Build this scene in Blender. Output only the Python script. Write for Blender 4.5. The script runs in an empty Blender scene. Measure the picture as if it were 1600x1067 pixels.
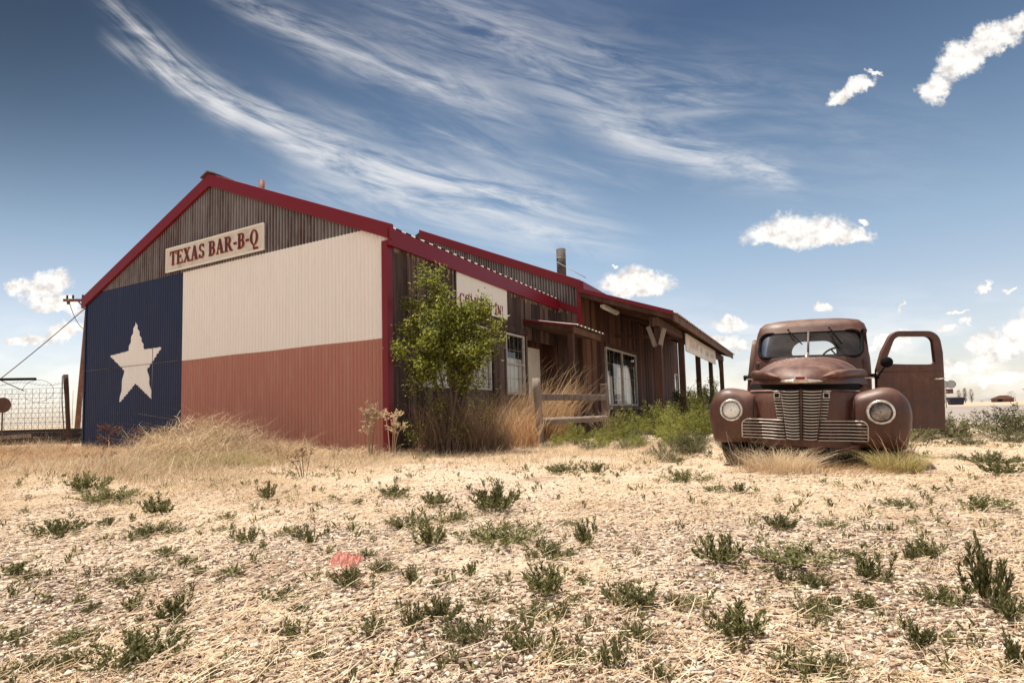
import bpy, bmesh, math, random
import numpy as np
from mathutils import Vector, Matrix
from mathutils.bvhtree import BVHTree
R = math.radians
scene = bpy.context.scene
COL = scene.collection

# ------------------------------------------------------------------ camera
CAM_H = 0.55
cam_d = bpy.data.cameras.new('camera'); cam = bpy.data.objects.new('camera', cam_d); COL.objects.link(cam)
cam_d.sensor_width = 36.0; cam_d.lens = 19.44; cam_d.shift_y = 0.033
cam_d.clip_start = 0.05; cam_d.clip_end = 9000
_pi, _ro = R(3.98), R(1.495)
_fw = Vector((0, math.cos(_pi), math.sin(_pi))); _rt = Vector((1, 0, 0)); _up = Vector((0, -math.sin(_pi), math.cos(_pi)))
_r2 = math.cos(_ro)*_rt - math.sin(_ro)*_up; _u2 = math.sin(_ro)*_rt + math.cos(_ro)*_up
M = Matrix((_r2, _u2, -_fw)).transposed().to_4x4(); M.translation = Vector((0, 0, CAM_H))
cam.matrix_world = M
scene.camera = cam
scene.view_settings.view_transform = 'Standard'; scene.view_settings.look = 'None'
scene.view_settings.exposure = 0.66; scene.view_settings.gamma = 1.0
scene.cycles.max_bounces = 5; scene.cycles.diffuse_bounces = 3; scene.cycles.glossy_bounces = 2; scene.cycles.transparent_max_bounces = 6

# ------------------------------------------------------------------ node helper
class NT:
    def __init__(s, tree): s.t = tree; s.L = tree.links
    def n(s, typ, ins=None, **props):
        nd = s.t.nodes.new(typ)
        for k, v in props.items(): setattr(nd, k, v)
        for k, v in (ins or {}).items():
            sock = nd.inputs[k]
            if hasattr(v, 'is_output'): s.L.new(v, sock)
            else: sock.default_value = v
        return nd
    def m(s, op, a, b=0.0, c=None, clamp=False):
        ins = {0: a, 1: b}
        if c is not None: ins[2] = c
        return s.n('ShaderNodeMath', ins, operation=op, use_clamp=clamp).outputs[0]
    def mix(s, f, a, b, blend='MIX'):
        nd = s.n('ShaderNodeMix', None, data_type='RGBA', blend_type=blend)
        for sock, v in ((nd.inputs[0], f), (nd.inputs[6], a), (nd.inputs[7], b)):
            if hasattr(v, 'is_output'): s.L.new(v, sock)
            else: sock.default_value = v if not isinstance(v, tuple) or len(v) == 4 else (*v, 1)
        return nd.outputs[2]
    def ss(s, v, lo, hi, a=0.0, b=1.0):
        return s.n('ShaderNodeMapRange', {0: v, 1: lo, 2: hi, 3: a, 4: b}, interpolation_type='SMOOTHSTEP').outputs[0]
    def noise(s, vec, scale, detail=4, rough=.55, dist=0.0, dim='3D'):
        nd = s.n('ShaderNodeTexNoise', {'Vector': vec, 'Scale': scale, 'Detail': detail, 'Roughness': rough, 'Distortion': dist}, noise_dimensions=dim)
        return nd
    def ramp(s, f, stops):
        nd = s.n('ShaderNodeValToRGB', {0: f}); e = nd.color_ramp.elements
        while len(e) < len(stops): e.new(.5)
        for el, (p, c) in zip(e, stops): el.position = p; el.color = (*c, 1)
        return nd.outputs[0]
    def vscale(s, vec, sc):
        return s.n('ShaderNodeMapping', {'Vector': vec, 'Scale': sc}).outputs[0]

# ------------------------------------------------------------------ sun and sky
SUN_EL, SUN_AZ = R(74), R(-60)      # azimuth clockwise from +Y: behind the barn, to the left
sun_dir = Vector((math.sin(SUN_AZ)*math.cos(SUN_EL), math.cos(SUN_AZ)*math.cos(SUN_EL), math.sin(SUN_EL)))
sd_ = bpy.data.lights.new('sun', 'SUN'); sd_.energy = 4.9; sd_.angle = R(0.6); sd_.color = (1.0, .93, .82)
sun = bpy.data.objects.new('sun', sd_); COL.objects.link(sun)
sun.rotation_euler = sun_dir.to_track_quat('Z', 'Y').to_euler()

world = bpy.data.worlds.new('World'); scene.world = world; world.use_nodes = True
def build_world():
    t = world.node_tree; t.nodes.clear(); w = NT(t)
    out = w.n('ShaderNodeOutputWorld'); bg = w.n('ShaderNodeBackground', {'Strength': 0.102})
    t.links.new(bg.outputs[0], out.inputs[0])
    sky = w.n('ShaderNodeTexSky', None, sky_type='NISHITA', sun_disc=False, sun_elevation=SUN_EL, sun_rotation=SUN_AZ,
              altitude=1000.0, air_density=1.0, dust_density=1.6, ozone_density=1.6)
    d = w.n('ShaderNodeTexCoord').outputs['Generated']
    sp = w.n('ShaderNodeSeparateXYZ', {0: d})
    X, Y, Z = sp.outputs
    yy = w.m('MAXIMUM', Y, .04)
    U = w.m('DIVIDE', X, yy); V = w.m('DIVIDE', Z, yy)
    el = w.m('MAXIMUM', Z, 0.0)
    # air colour: creamy near the horizon, deep blue high up, dimmed at upper left
    tint = w.ramp(el, [(0.0, (1.10, .95, .84)), (.12, (1.0, .95, .90)), (.27, (.74, .86, .89)), (.42, (.42, .56, .66)), (.58, (.22, .32, .44)), (.72, (.40, .45, .53)), (1.0, (.6, .6, .6))])  # lightens again at the unseen zenith as added fill
    sky_c = w.n('ShaderNodeHueSaturation', {'Saturation': .62, 'Color': sky.outputs[0]}).outputs[0]
    base = w.mix(1.0, sky_c, tint, 'MULTIPLY')
    left = w.ss(U, -1.0, .15, .36, 1.0)
    hi = w.ss(V, .05, .8, 0.0, 1.0)
    lf = w.m('ADD', 1.0, w.m('MULTIPLY', hi, w.m('SUBTRACT', left, 1.0)))
    base = w.mix(1.0, base, w.n('ShaderNodeCombineXYZ', {0: lf, 1: lf, 2: lf}).outputs[0], 'MULTIPLY')
    P = w.n('ShaderNodeCombineXYZ', {0: U, 1: V, 2: 0.0}).outputs[0]
    # added bright fill in the unseen sky overhead and behind the camera
    sky_fill = w.m('MAXIMUM', w.ss(Z, .66, .90), w.ss(Y, .05, -.55))
    base = w.mix(w.m('MULTIPLY', sky_fill, .45), base, (6.8, 6.5, 6.2))
    # cirrus bands
    wob_all = w.noise(P, 4.0, 3).outputs[0]
    cvb = w.n('ShaderNodeCombineXYZ', {0: w.m('MULTIPLY', w.m('ADD', U, w.m('MULTIPLY', V, .9)), 9.0), 1: w.m('MULTIPLY', w.m('SUBTRACT', V, w.m('MULTIPLY', U, -.25)), 34.0), 2: 3.3}).outputs[0]
    fib_all = w.noise(cvb, 1.0, 5, .6, .3).outputs[0]
    u01 = w.m('MULTIPLY_ADD', U, .5, .5)
    def curve(pts):
        nd = w.n('ShaderNodeFloatCurve', {1: u01}); c = nd.mapping.curves[0]
        pts = [((u+1)/2, v) for u, v in pts]
        c.points[0].location = pts[0]; c.points[1].location = pts[-1]
        for q in pts[1:-1]: c.points.new(*q)
        nd.mapping.update(); return nd.outputs[0]
    bands = [  # centre line, half-width left/right, u-range, strength, seed
        ([(-.95, .98), (-.755, .80), (-.674, .72), (-.564, .62), (-.443, .553), (-.323, .50), (-.181, .446), (-.039, .405), (.2, .35)], .030, .060, (-.82, -.66, -.02, .22), .95, 1.3),
        ([(-.95, .86), (-.735, .716), (-.612, .637), (-.467, .55), (-.323, .47), (-.1, .40), (.1, .37)], .016, .03, (-.78, -.70, -.25, .0), .75, 7.7),
        ([(-.8, .95), (-.493, .80), (-.371, .735), (-.226, .665), (-.082, .60), (.036, .545), (.3, .45)], .035, .05, (-.62, -.45, -.05, .12), .66, 3.1),
        ([(-.8, .80), (-.553, .686), (-.347, .586), (-.108, .512), (.07, .455), (.223, .423), (.5, .36)], .022, .022, (-.5, -.2, .18, .30), .36, 5.2),
        ([(-.6, .90), (-.177, .765), (.016, .696), (.195, .628), (.374, .59), (.47, .585), (.7, .56)], .10, .035, (-.4, .0, .36, .52), .42, 9.4),
        ([(-.2, .72), (.133, .567), (.251, .508), (.368, .462), (.486, .44), (.549, .415), (.7, .36)], .06, .022, (.0, .28, .50, .57), .85, 12.6),
        ([(-.7, .50), (-.419, .434), (-.276, .406), (-.111, .377), (.007, .35), (.3, .30)], .035, .045, (-.5, -.25, .1, .3), .60, 15.5),
        ([(-.3, .80), (.1, .66), (.4, .55), (.6, .50), (.9, .45)], .12, .14, (-.3, .0, .5, 1.0), .16, 18.5),
    ]
    tot = None; fibs = {}
    for pts, w0, w1, (a, b, c, dd), st, sd in bands:
        f = curve(pts)
        dv = w.m('SUBTRACT', V, f)
        wid = w.n('ShaderNodeMapRange', {0: U, 1: a, 2: dd, 3: w0, 4: w1}).outputs[0]
        wob = wob_all
        q = w.m('DIVIDE', w.m('ADD', dv, w.m('MULTIPLY', w.m('SUBTRACT', wob, .5), .07)), wid)
        g = w.m('EXPONENT', w.m('MULTIPLY', w.m('MULTIPLY', q, q), -1.0))
        key = {1.3: 'a', 7.7: 'a', 15.5: 'a', 3.1: 'b', 5.2: 'b', 9.4: 'c', 12.6: 'c', 18.5: 'c'}[sd]
        if key not in fibs:
            cv = w.n('ShaderNodeCombineXYZ', {0: w.m('MULTIPLY', w.m('ADD', U, w.m('MULTIPLY', dv, -.9)), 5.0), 1: w.m('MULTIPLY', dv, 26.0), 2: sd}).outputs[0]
            fibs[key] = w.m('MULTIPLY_ADD', w.noise(cv, 1.0, 5, .66, .6).outputs[0], .72, w.m('MULTIPLY', fib_all, .28))
        fib = fibs[key]
        ends = w.m('MULTIPLY', w.ss(U, a, b), w.ss(U, c, dd, 1.0, 0.0))
        mk = w.m('MULTIPLY', w.m('MULTIPLY', w.m('MULTIPLY', g, ends), w.ss(fib, .34, .70)), st)
        tot = mk if tot is None else w.m('SUBTRACT', w.m('ADD', tot, mk), w.m('MULTIPLY', tot, mk))
    base = w.mix(w.m('MULTIPLY', w.m('MINIMUM', tot, .92), .84), base, (6.2, 6.1, 6.0))
    # cumulus
    def vnoise(scale, amp, detail):
        n_ = w.noise(P, scale, detail, .6).outputs['Color']
        c_ = w.n('ShaderNodeVectorMath', {0: n_, 1: (.5, .5, .5)}, operation='SUBTRACT').outputs[0]
        return w.n('ShaderNodeVectorMath', {0: c_, 1: (amp*1.1, amp, 0)}, operation='MULTIPLY').outputs[0]
    warp = w.n('ShaderNodeVectorMath', {0: vnoise(14, .045, 1), 1: vnoise(48, .034, 4)}, operation='ADD').outputs[0]
    Pw = w.n('ShaderNodeVectorMath', {0: P, 1: warp}, operation='ADD').outputs[0]
    pw = w.n('ShaderNodeSeparateXYZ', {0: Pw}); UU, VV = pw.outputs[0], pw.outputs[1]
    cl = [(.490, .308, .052, .034, 0), (.53, .315, .055, .044, 0), (.58, .315, .050, .042, 0), (.625, .306, .045, .018, 0), (.654, .334, .012, .008, 0),
          (.925, .675, .062, .040, .45), (.865, .638, .052, .044, .6), (.81, .590, .034, .024, .9), (.975, .70, .045, .024, .3),
          (.665, .602, .035, .014, .2), (.63, .585, .025, .014, .5), (.70, .625, .012, .005, 0),
          (.205, .230, .050, .034, 0), (.25, .226, .050, .024, 0), (-.853, .252, .050, .030, 0), (-.835, .222, .055, .016, -.3), (-.90, .258, .02, .016, 0),
          (-.82, .168, .045, .014, .35), (-.88, .158, .045, .009, .1), (.562, .178, .022, .009, 0), (.40, .157, .034, .013, 0), (.796, .137, .017, .007, 0), (.83, .146, .012, .006, 0),
          (.867, .208, .018, .007, 0), (.89, .080, .065, .030, .5), (.94, .12, .05, .04, .5), (.86, .105, .04, .022, .3), (.80, .060, .035, .014, 0), (.905, .035, .10, .012, 0),
          (.392, .115, .05, .02, 0), (.911, .203, .014, .005, 0), (.81, .169, .02, .004, 0), (.19, .277, .011, .003, 0), (.70, .112, .045, .012, .3), (.71, .182, .004, .013, -.3), (1.0, .17, .05, .03, 0)]
    cm = None; shade = None
    for cu, cv_, ru, rv, rot in cl:
        q = w.n('ShaderNodeMapping', {'Vector': Pw, 'Location': (cu, cv_, 0), 'Rotation': (0, 0, rot), 'Scale': (ru*1.08, rv*1.08, 1)}, vector_type='TEXTURE').outputs[0]
        if ru*rv > .0009:    # the big heaps have flat undersides
            q = w.n('ShaderNodeVectorMath', {0: q, 1: w.n('ShaderNodeVectorMath', {0: q, 1: (1, -1.8, 1)}, operation='MULTIPLY').outputs[0]}, operation='MAXIMUM').outputs[0]
        d_ = w.n('ShaderNodeVectorMath', {0: q, 1: q}, operation='DOT_PRODUCT').outputs['Value']
        cm = d_ if cm is None else w.m('MINIMUM', cm, d_)
    cm = w.m('SUBTRACT', 1.0, cm)
    edge_n = w.noise(P, 95, 5, .68).outputs[0]
    mask = w.ss(w.m('ADD', cm, w.m('MULTIPLY', w.m('SUBTRACT', edge_n, .5), 1.5)), -.30, .75)
    body = w.m('ADD', w.noise(P, 34, 5, .6).outputs[0], w.m('MULTIPLY', w.ss(cm, -.1, .9), .05))
    ccol = w.mix(w.ss(body, .35, .62), (4.6, 4.3, 4.1), (7.3, 6.95, 6.5))
    base = w.mix(w.m('MULTIPLY', mask, .96), base, ccol)
    # bank of pale haze clouds low on the horizon
    low = w.m('MULTIPLY', w.ss(V, .26, .02), w.ss(w.noise(w.n('ShaderNodeCombineXYZ', {0: w.m('MULTIPLY', U, 5.0), 1: w.m('MULTIPLY', V, 16.0), 2: 2.2}).outputs[0], 1.0, 7, .6).outputs[0], .42, .66))
    base = w.mix(w.m('MULTIPLY', low, .42), base, (8.0, 7.6, 7.1))
    t.links.new(base, bg.inputs[0])
build_world()
world.cycles.sampling_method = 'MANUAL'; world.cycles.sample_map_resolution = 512

# ------------------------------------------------------------------ object helpers
def tag(o, label=None, cat=None, group=None, kind=None):
    if label: o['label'] = label
    if cat: o['category'] = cat
    if group: o['group'] = group
    if kind: o['kind'] = kind
    return o
def empty(name, loc=(0, 0, 0), rot=(0, 0, 0), label=None, cat=None, group=None, parent=None):
    o = bpy.data.objects.new(name, None); o.empty_display_size = .2; COL.objects.link(o)
    o.location = loc; o.rotation_euler = rot
    if parent: o.parent = parent
    return tag(o, label, cat, group)
def link(name, me, mats, parent=None, loc=None, rot=None):
    o = bpy.data.objects.new(name, me); COL.objects.link(o)
    if not isinstance(mats, (list, tuple)): mats = [mats]
    if not len(me.materials):
        for m_ in mats: me.materials.append(m_)
    if parent: o.parent = parent
    if loc: o.location = loc
    if rot: o.rotation_euler = rot
    return o
class MB:
    def __init__(s): s.v = []; s.f = []; s.m = []; s.sm = []
    def add(s, vs, fs, mi=0, smooth=False):
        b = len(s.v); s.v += [tuple(q) for q in vs]
        for f in fs: s.f.append(tuple(b+i for i in f)); s.m.append(mi); s.sm.append(smooth)
    def box(s, x0, y0, z0, x1, y1, z1, mi=0, mat=None):
        vs = [Vector((x, y, z)) for z in (z0, z1) for y in (y0, y1) for x in (x0, x1)]
        if mat is not None: vs = [mat @ q for q in vs]
        s.add(vs, [(0, 2, 3, 1), (4, 5, 7, 6), (0, 1, 5, 4), (2, 6, 7, 3), (0, 4, 6, 2), (1, 3, 7, 5)], mi)
    def hexa(s, vs, mi=0):   # bottom 4 (ccw), top 4
        s.add(vs, [(3, 2, 1, 0), (4, 5, 6, 7), (0, 1, 5, 4), (1, 2, 6, 5), (2, 3, 7, 6), (3, 0, 4, 7)], mi)
    def beam(s, p, q, w, h, mi=0, up=(0, 0, 1)):
        p, q = Vector(p), Vector(q); d = (q-p).normalized(); sx = d.cross(Vector(up))
        if sx.length < 1e-4: sx = Vector((1, 0, 0))
        sx.normalize(); sy = sx.cross(d)
        a, b = sx*w/2, sy*h/2
        s.hexa([p-a-b, p+a-b, p+a+b, p-a+b, q-a-b, q+a-b, q+a+b, q-a+b], mi)
    def tube(s, pts, r, n=8, mi=0, closed=False, cap=True):
        pts = [Vector(p) for p in pts]; N = len(pts); rs = r if isinstance(r, (list, tuple)) else [r]*N
        vs = []; ref = None
        for i, p in enumerate(pts):
            if closed: d = pts[(i+1) % N]-pts[i-1]
            else: d = pts[min(i+1, N-1)]-pts[max(i-1, 0)]
            d.normalize()
            if ref is None:
                ref = d.cross(Vector((0, 0, 1)));
                if ref.length < .1: ref = d.cross(Vector((0, 1, 0)))
            a = (ref - d*ref.dot(d)).normalized(); ref = a; b = d.cross(a)
            for k in range(n):
                t = 2*math.pi*k/n; vs.append(p+(a*math.cos(t)+b*math.sin(t))*rs[i])
        fs = []
        for i in range(N if closed else N-1):
            j = (i+1) % N
            for k in range(n): fs.append((i*n+k, i*n+(k+1) % n, j*n+(k+1) % n, j*n+k))
        s.add(vs, fs, mi, True)
        if cap and not closed:
            b = len(s.v)-len(vs)
            s.f.append(tuple(b+k for k in reversed(range(n)))); s.m.append(mi); s.sm.append(False)
            s.f.append(tuple(b+(N-1)*n+k for k in range(n))); s.m.append(mi); s.sm.append(False)
    def prism(s, poly, axis, a0, a1, mi=0):
        # poly of 2D points; extruded along axis: 'x': (y,z), 'y': (x,z), 'z': (x,y)
        def P3(p, a):
            return {'x': (a, p[0], p[1]), 'y': (p[0], a, p[1]), 'z': (p[0], p[1], a)}[axis]
        n = len(poly); vs = [P3(p, a0) for p in poly]+[P3(p, a1) for p in poly]
        fs = [tuple(range(n)), tuple(reversed(range(n, 2*n)))]+[(i, (i+1) % n, n+(i+1) % n, n+i) for i in range(n)]
        s.add(vs, fs, mi)
    def grid(s, rows, mi=0, smooth=True, closeu=False):
        n = len(rows[0]); vs = [p for r in rows for p in r]; fs = []
        for i in range(len(rows)-1):
            for k in range(n if closeu else n-1):
                fs.append((i*n+k, i*n+(k+1) % n, (i+1)*n+(k+1) % n, (i+1)*n+k))
        s.add(vs, fs, mi, smooth)
    def mesh(s, name, fix=True):
        me = bpy.data.meshes.new(name); me.from_pydata([tuple(v) for v in s.v], [], s.f)
        me.polygons.foreach_set('material_index', s.m); me.polygons.foreach_set('use_smooth', s.sm)
        if fix:
            bm = bmesh.new(); bm.from_mesh(me); bmesh.ops.recalc_face_normals(bm, faces=bm.faces); bm.to_mesh(me); bm.free()
        me.update(); return me
    def build(s, name, mats, parent=None, bevel=0.0, fix=True, **k):
        o = link(name, s.mesh(name, fix), mats, parent, **k)
        if bevel:
            b = o.modifiers.new('bevel', 'BEVEL'); b.width = bevel; b.segments = 2; b.limit_method = 'ANGLE'; b.angle_limit = R(40)
        return o
def np_mesh(name, V, F):
    """V (n,3) floats, F (m,4) quads"""
    me = bpy.data.meshes.new(name); V = np.asarray(V, np.float32); F = np.asarray(F, np.int32)
    me.vertices.add(len(V)); me.vertices.foreach_set('co', V.ravel())
    k = F.shape[1]
    me.loops.add(F.size); me.loops.foreach_set('vertex_index', F.ravel())
    me.polygons.add(len(F)); me.polygons.foreach_set('loop_start', np.arange(0, F.size, k, dtype=np.int32))
    me.polygons.foreach_set('loop_total', np.full(len(F), k, np.int32))
    me.update(calc_edges=True); return me

# ------------------------------------------------------------------ materials
def mat(name, fn, rough=.7, metal=0.0, spec=.4):
    m_ = bpy.data.materials.new(name); m_.use_nodes = True; t = m_.node_tree; t.nodes.clear(); w = NT(t)
    out = w.n('ShaderNodeOutputMaterial'); p = w.n('ShaderNodeBsdfPrincipled', {'Roughness': rough, 'Metallic': metal, 'Specular IOR Level': spec})
    t.links.new(p.outputs[0], out.inputs[0])
    fn(w, p, out); return m_
def setc(w, p, c, bump=None, strength=.4, dist=.01, rough=None):
    if hasattr(c, 'is_output'): w.L.new(c, p.inputs['Base Color'])
    else: p.inputs['Base Color'].default_value = (*c, 1)
    if bump is not None:
        b = w.n('ShaderNodeBump', {'Height': bump, 'Strength': strength, 'Distance': dist}); w.L.new(b.outputs[0], p.inputs['Normal'])
    if rough is not None: w.L.new(rough, p.inputs['Roughness'])
def OC(w): return w.n('ShaderNodeTexCoord').outputs['Object']
def simple(name, col, rough=.6, metal=0.0, var=.25, scale=8, spec=.4):
    def f(w, p, o):
        n_ = w.noise(OC(w), scale, 5, .6).outputs[0]
        c = w.mix(w.ss(n_, .3, .7), tuple(x*(1-var) for x in col), tuple(min(1, x*(1+var)) for x in col))
        setc(w, p, c, n_, .15, .005)
    return mat(name, f, rough, metal, spec)

def f_paint(col, dirt, amt=.35, gloss=.5, flute_shade=0.0):
    def f(w, p, o):
        c0 = OC(w)
        a = w.noise(w.vscale(c0, (3.0, 3.0, .5)), 2.2, 7, .65).outputs[0]
        b = w.noise(c0, 25, 4, .6).outputs[0]
        c = w.mix(w.m('MULTIPLY', w.ss(a, .45, .75), amt), col, dirt)
        c = w.mix(w.m('MULTIPLY', w.ss(b, .62, .74), amt), c, dirt)
        chip = w.noise(w.vscale(c0, (9, 9, 3.0)), 2.1, 8, .72).outputs[0]
        c = w.mix(w.m('MULTIPLY', w.ss(chip, .70, .735), min(1, amt*1.6)), c, (.22, .17, .15))
        if flute_shade:   # light and shade of the flutes painted in: pale crests, dark valleys
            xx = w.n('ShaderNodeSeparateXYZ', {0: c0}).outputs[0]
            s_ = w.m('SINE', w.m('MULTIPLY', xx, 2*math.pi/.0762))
            c = w.mix(w.m('MULTIPLY', w.ss(s_, .55, 1.0), flute_shade*.6), c, tuple(min(1, x*1.5+.03) for x in col))
            c = w.mix(w.m('MULTIPLY', w.ss(s_, -.3, -1.0), flute_shade), c, tuple(x*.5 for x in dirt))
        setc(w, p, c, b, .12, .004)
    return f
M_BLUE = mat('flag_blue_paint', f_paint((.008, .018, .068), (.026, .038, .085), .55, flute_shade=.6), .5)
M_WHITE = mat('flag_white_paint', f_paint((.89, .84, .79), (.76, .69, .62), .35, flute_shade=.05), .55)
M_PINK = mat('flag_red_paint', f_paint((.43, .175, .13), (.53, .27, .205), .55, flute_shade=.35), .55)
M_STAR = mat('star_white_paint', f_paint((.90, .86, .82), (.76, .70, .65), .25), .55)
M_TRIM = mat('red_trim_metal', f_paint((.19, .006, .015), (.15, .012, .018), .4), .42)
def f_rusty(w, p, o):
    c0 = OC(w)
    sheet = w.n('ShaderNodeTexWhiteNoise', {'Vector': w.n('ShaderNodeVectorMath', {0: w.vscale(c0, (1.35, 0, .35))}, operation='FLOOR').outputs[0]}).outputs['Value']
    a = w.noise(w.vscale(c0, (2.2, 2.2, .55)), 2.6, 8, .68, .4).outputs[0]
    st = w.noise(w.vscale(c0, (9, 9, .35)), 2.0, 6, .7).outputs[0]
    v = w.m('ADD', w.m('MULTIPLY', sheet, .22), w.m('ADD', w.m('MULTIPLY', a, .6), w.m('MULTIPLY', st, .4)))
    c = w.ramp(v, [(.40, (.25, .22, .215)), (.57, (.165, .14, .138)), (.67, (.10, .070, .066)), (.75, (.07, .022, .018)), (.9, (.045, .014, .012))])
    c = w.mix(w.m('MULTIPLY', w.ss(st, .62, .74), .5), c, (.36, .31, .29))
    s_ = w.m('SINE', w.m('MULTIPLY', w.n('ShaderNodeSeparateXYZ', {0: c0}).outputs[0], 2*math.pi/.0762))  # corrugation shading put into the colour: pale crests, dark valleys
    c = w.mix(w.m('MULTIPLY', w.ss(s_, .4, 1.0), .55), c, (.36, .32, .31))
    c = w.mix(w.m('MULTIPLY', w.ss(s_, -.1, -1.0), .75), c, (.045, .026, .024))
    setc(w, p, c, a, .2, .005, w.ss(a, .3, .7, .45, .85))
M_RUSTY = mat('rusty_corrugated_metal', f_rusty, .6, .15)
def f_planks(c_dark, c_mid, c_lite, top_z=None):
    def f(w, p, o):
        c0 = OC(w); g = w.n('ShaderNodeNewGeometry')
        rnd = g.outputs['Random Per Island']
        off = w.n('ShaderNodeCombineXYZ', {0: w.m('MULTIPLY', rnd, 31), 1: w.m('MULTIPLY', rnd, 17), 2: w.m('MULTIPLY', rnd, 53)}).outputs[0]
        cc = w.n('ShaderNodeVectorMath', {0: c0, 1: off}, operation='ADD').outputs[0]
        grain = w.noise(w.vscale(cc, (14, 14, .7)), 3.0, 8, .7, .35).outputs[0]
        blot = w.noise(w.vscale(cc, (2.5, 2.5, .55)), 1.6, 5, .6).outputs[0]
        v = w.m('ADD', w.m('MULTIPLY', grain, .45), w.m('ADD', w.m('MULTIPLY', blot, .5), w.m('MULTIPLY', w.m('SUBTRACT', rnd, .5), .30)))
        c = w.ramp(v, [(.30, c_dark), (.48, c_mid), (.62, tuple((a+b)/2 for a, b in zip(c_mid, c_lite))), (.78, c_lite)])
        if top_z is not None:   # boards kept unweathered right below the eave trim
            z = w.n('ShaderNodeSeparateXYZ', {0: c0}).outputs[2]
            zz = w.m('ADD', z, w.m('MULTIPLY', w.m('SUBTRACT', w.noise(w.vscale(cc, (5, 5, 1.5)), 2.5, 3).outputs[0], .5), .45))
            c = w.mix(w.m('MULTIPLY', w.ss(zz, top_z, top_z+.09), .75), c, (.42, .33, .25))
        knot = w.noise(w.vscale(cc, (8, 8, 3)), 2.3, 3).outputs[0]
        c = w.mix(w.ss(knot, .71, .76), c, tuple(x*.35 for x in c_dark))
        setc(w, p, c, grain, .55, .006)
    return f
M_PLANK = mat('weathered_plank', f_planks((.026, .014, .012), (.076, .044, .036), (.25, .165, .13), 3.06), .8)
M_PLANK2 = mat('red_brown_plank', f_planks((.030, .010, .006), (.095, .033, .018), (.23, .11, .06)), .8)
M_TIMBER = mat('porch_timber', f_planks((.035, .014, .009), (.095, .042, .026), (.22, .12, .07)), .8)
M_GREYWOOD = mat('grey_fence_wood', f_planks((.10, .072, .06), (.24, .18, .145), (.44, .36, .295)), .85)
M_GALV = simple('galvanised_sheet', (.30, .25, .225), .6, .1, .25, 5)
M_CREAM = simple('cream_board', (.74, .68, .60), .6, 0, .06, 3)
def f_signboard(w, p, o):
    c0 = OC(w); a = w.noise(c0, 3.5, 7, .65).outputs[0]; b = w.noise(w.vscale(c0, (30, 30, 4)), 1.0, 6, .7).outputs[0]
    c = w.mix(w.ss(a, .45, .72), (.70, .64, .56), (.50, .43, .36)); c = w.mix(w.m('MULTIPLY', w.ss(b, .60, .72), .6), c, (.36, .28, .22))
    setc(w, p, c, b, .1, .003)
M_SIGN = mat('weathered_sign_paint', f_signboard, .6)
M_SIGN2 = mat('clean_sign_paint', f_paint((.83, .78, .70), (.70, .62, .54), .25), .55)
M_LETTER = mat('dark_red_letter_paint', f_paint((.10, .012, .014), (.22, .06, .05), .5), .5)
M_LETTER2 = mat('maroon_letter_paint', f_paint((.20, .008, .03), (.24, .02, .05), .3), .5)
M_LSHADE = simple('letter_edge_paint', (.50, .16, .11), .6, 0, .2, 12)
M_FADED = simple('faded_letter_paint', (.40, .27, .23), .7, 0, .3, 12)
M_FADEDG = simple('faded_grey_letter_paint', (.30, .29, .26), .7, 0, .3, 12)
M_FRAME = simple('window_frame_paint', (.52, .48, .43), .6, 0, .2, 9)
M_CURTAIN = mat('curtain_cloth', lambda w, p, o: setc(w, p, w.ramp(w.noise(w.vscale(OC(w), (1, 14, .6)), 3, 3).outputs[0], [(.35, (.86, .82, .76)), (.62, (.95, .93, .90))])), .9)
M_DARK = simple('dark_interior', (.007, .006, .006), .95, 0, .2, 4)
M_BLACK = simple('black_rubber', (.011, .010, .010), .9, 0, .3, 20, .08)
def f_glass(w, p, o):
    p.inputs['Base Color'].default_value = (.9, .9, .9, 1)
    tr = w.n('ShaderNodeBsdfTransparent', {0: (.93, .92, .90, 1)}); gl = w.n('ShaderNodeBsdfGlossy', {0: (1, 1, 1, 1), 'Roughness': .03})
    fr = w.n('ShaderNodeFresnel', {0: 1.5}); dirt = w.n('ShaderNodeBsdfDiffuse', {0: (.35, .30, .27, 1)})
    n_ = w.noise(OC(w), 6, 6, .65).outputs[0]
    a = w.n('ShaderNodeMixShader', {0: w.ss(n_, .3, .8, .02, .12), 1: tr.outputs[0], 2: dirt.outputs[0]})
    b = w.n('ShaderNodeMixShader', {0: fr.outputs[0], 1: a.outputs[0], 2: gl.outputs[0]})
    w.L.new(b.outputs[0], o.inputs[0])
M_GLASS = mat('dusty_glass', f_glass)
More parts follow.
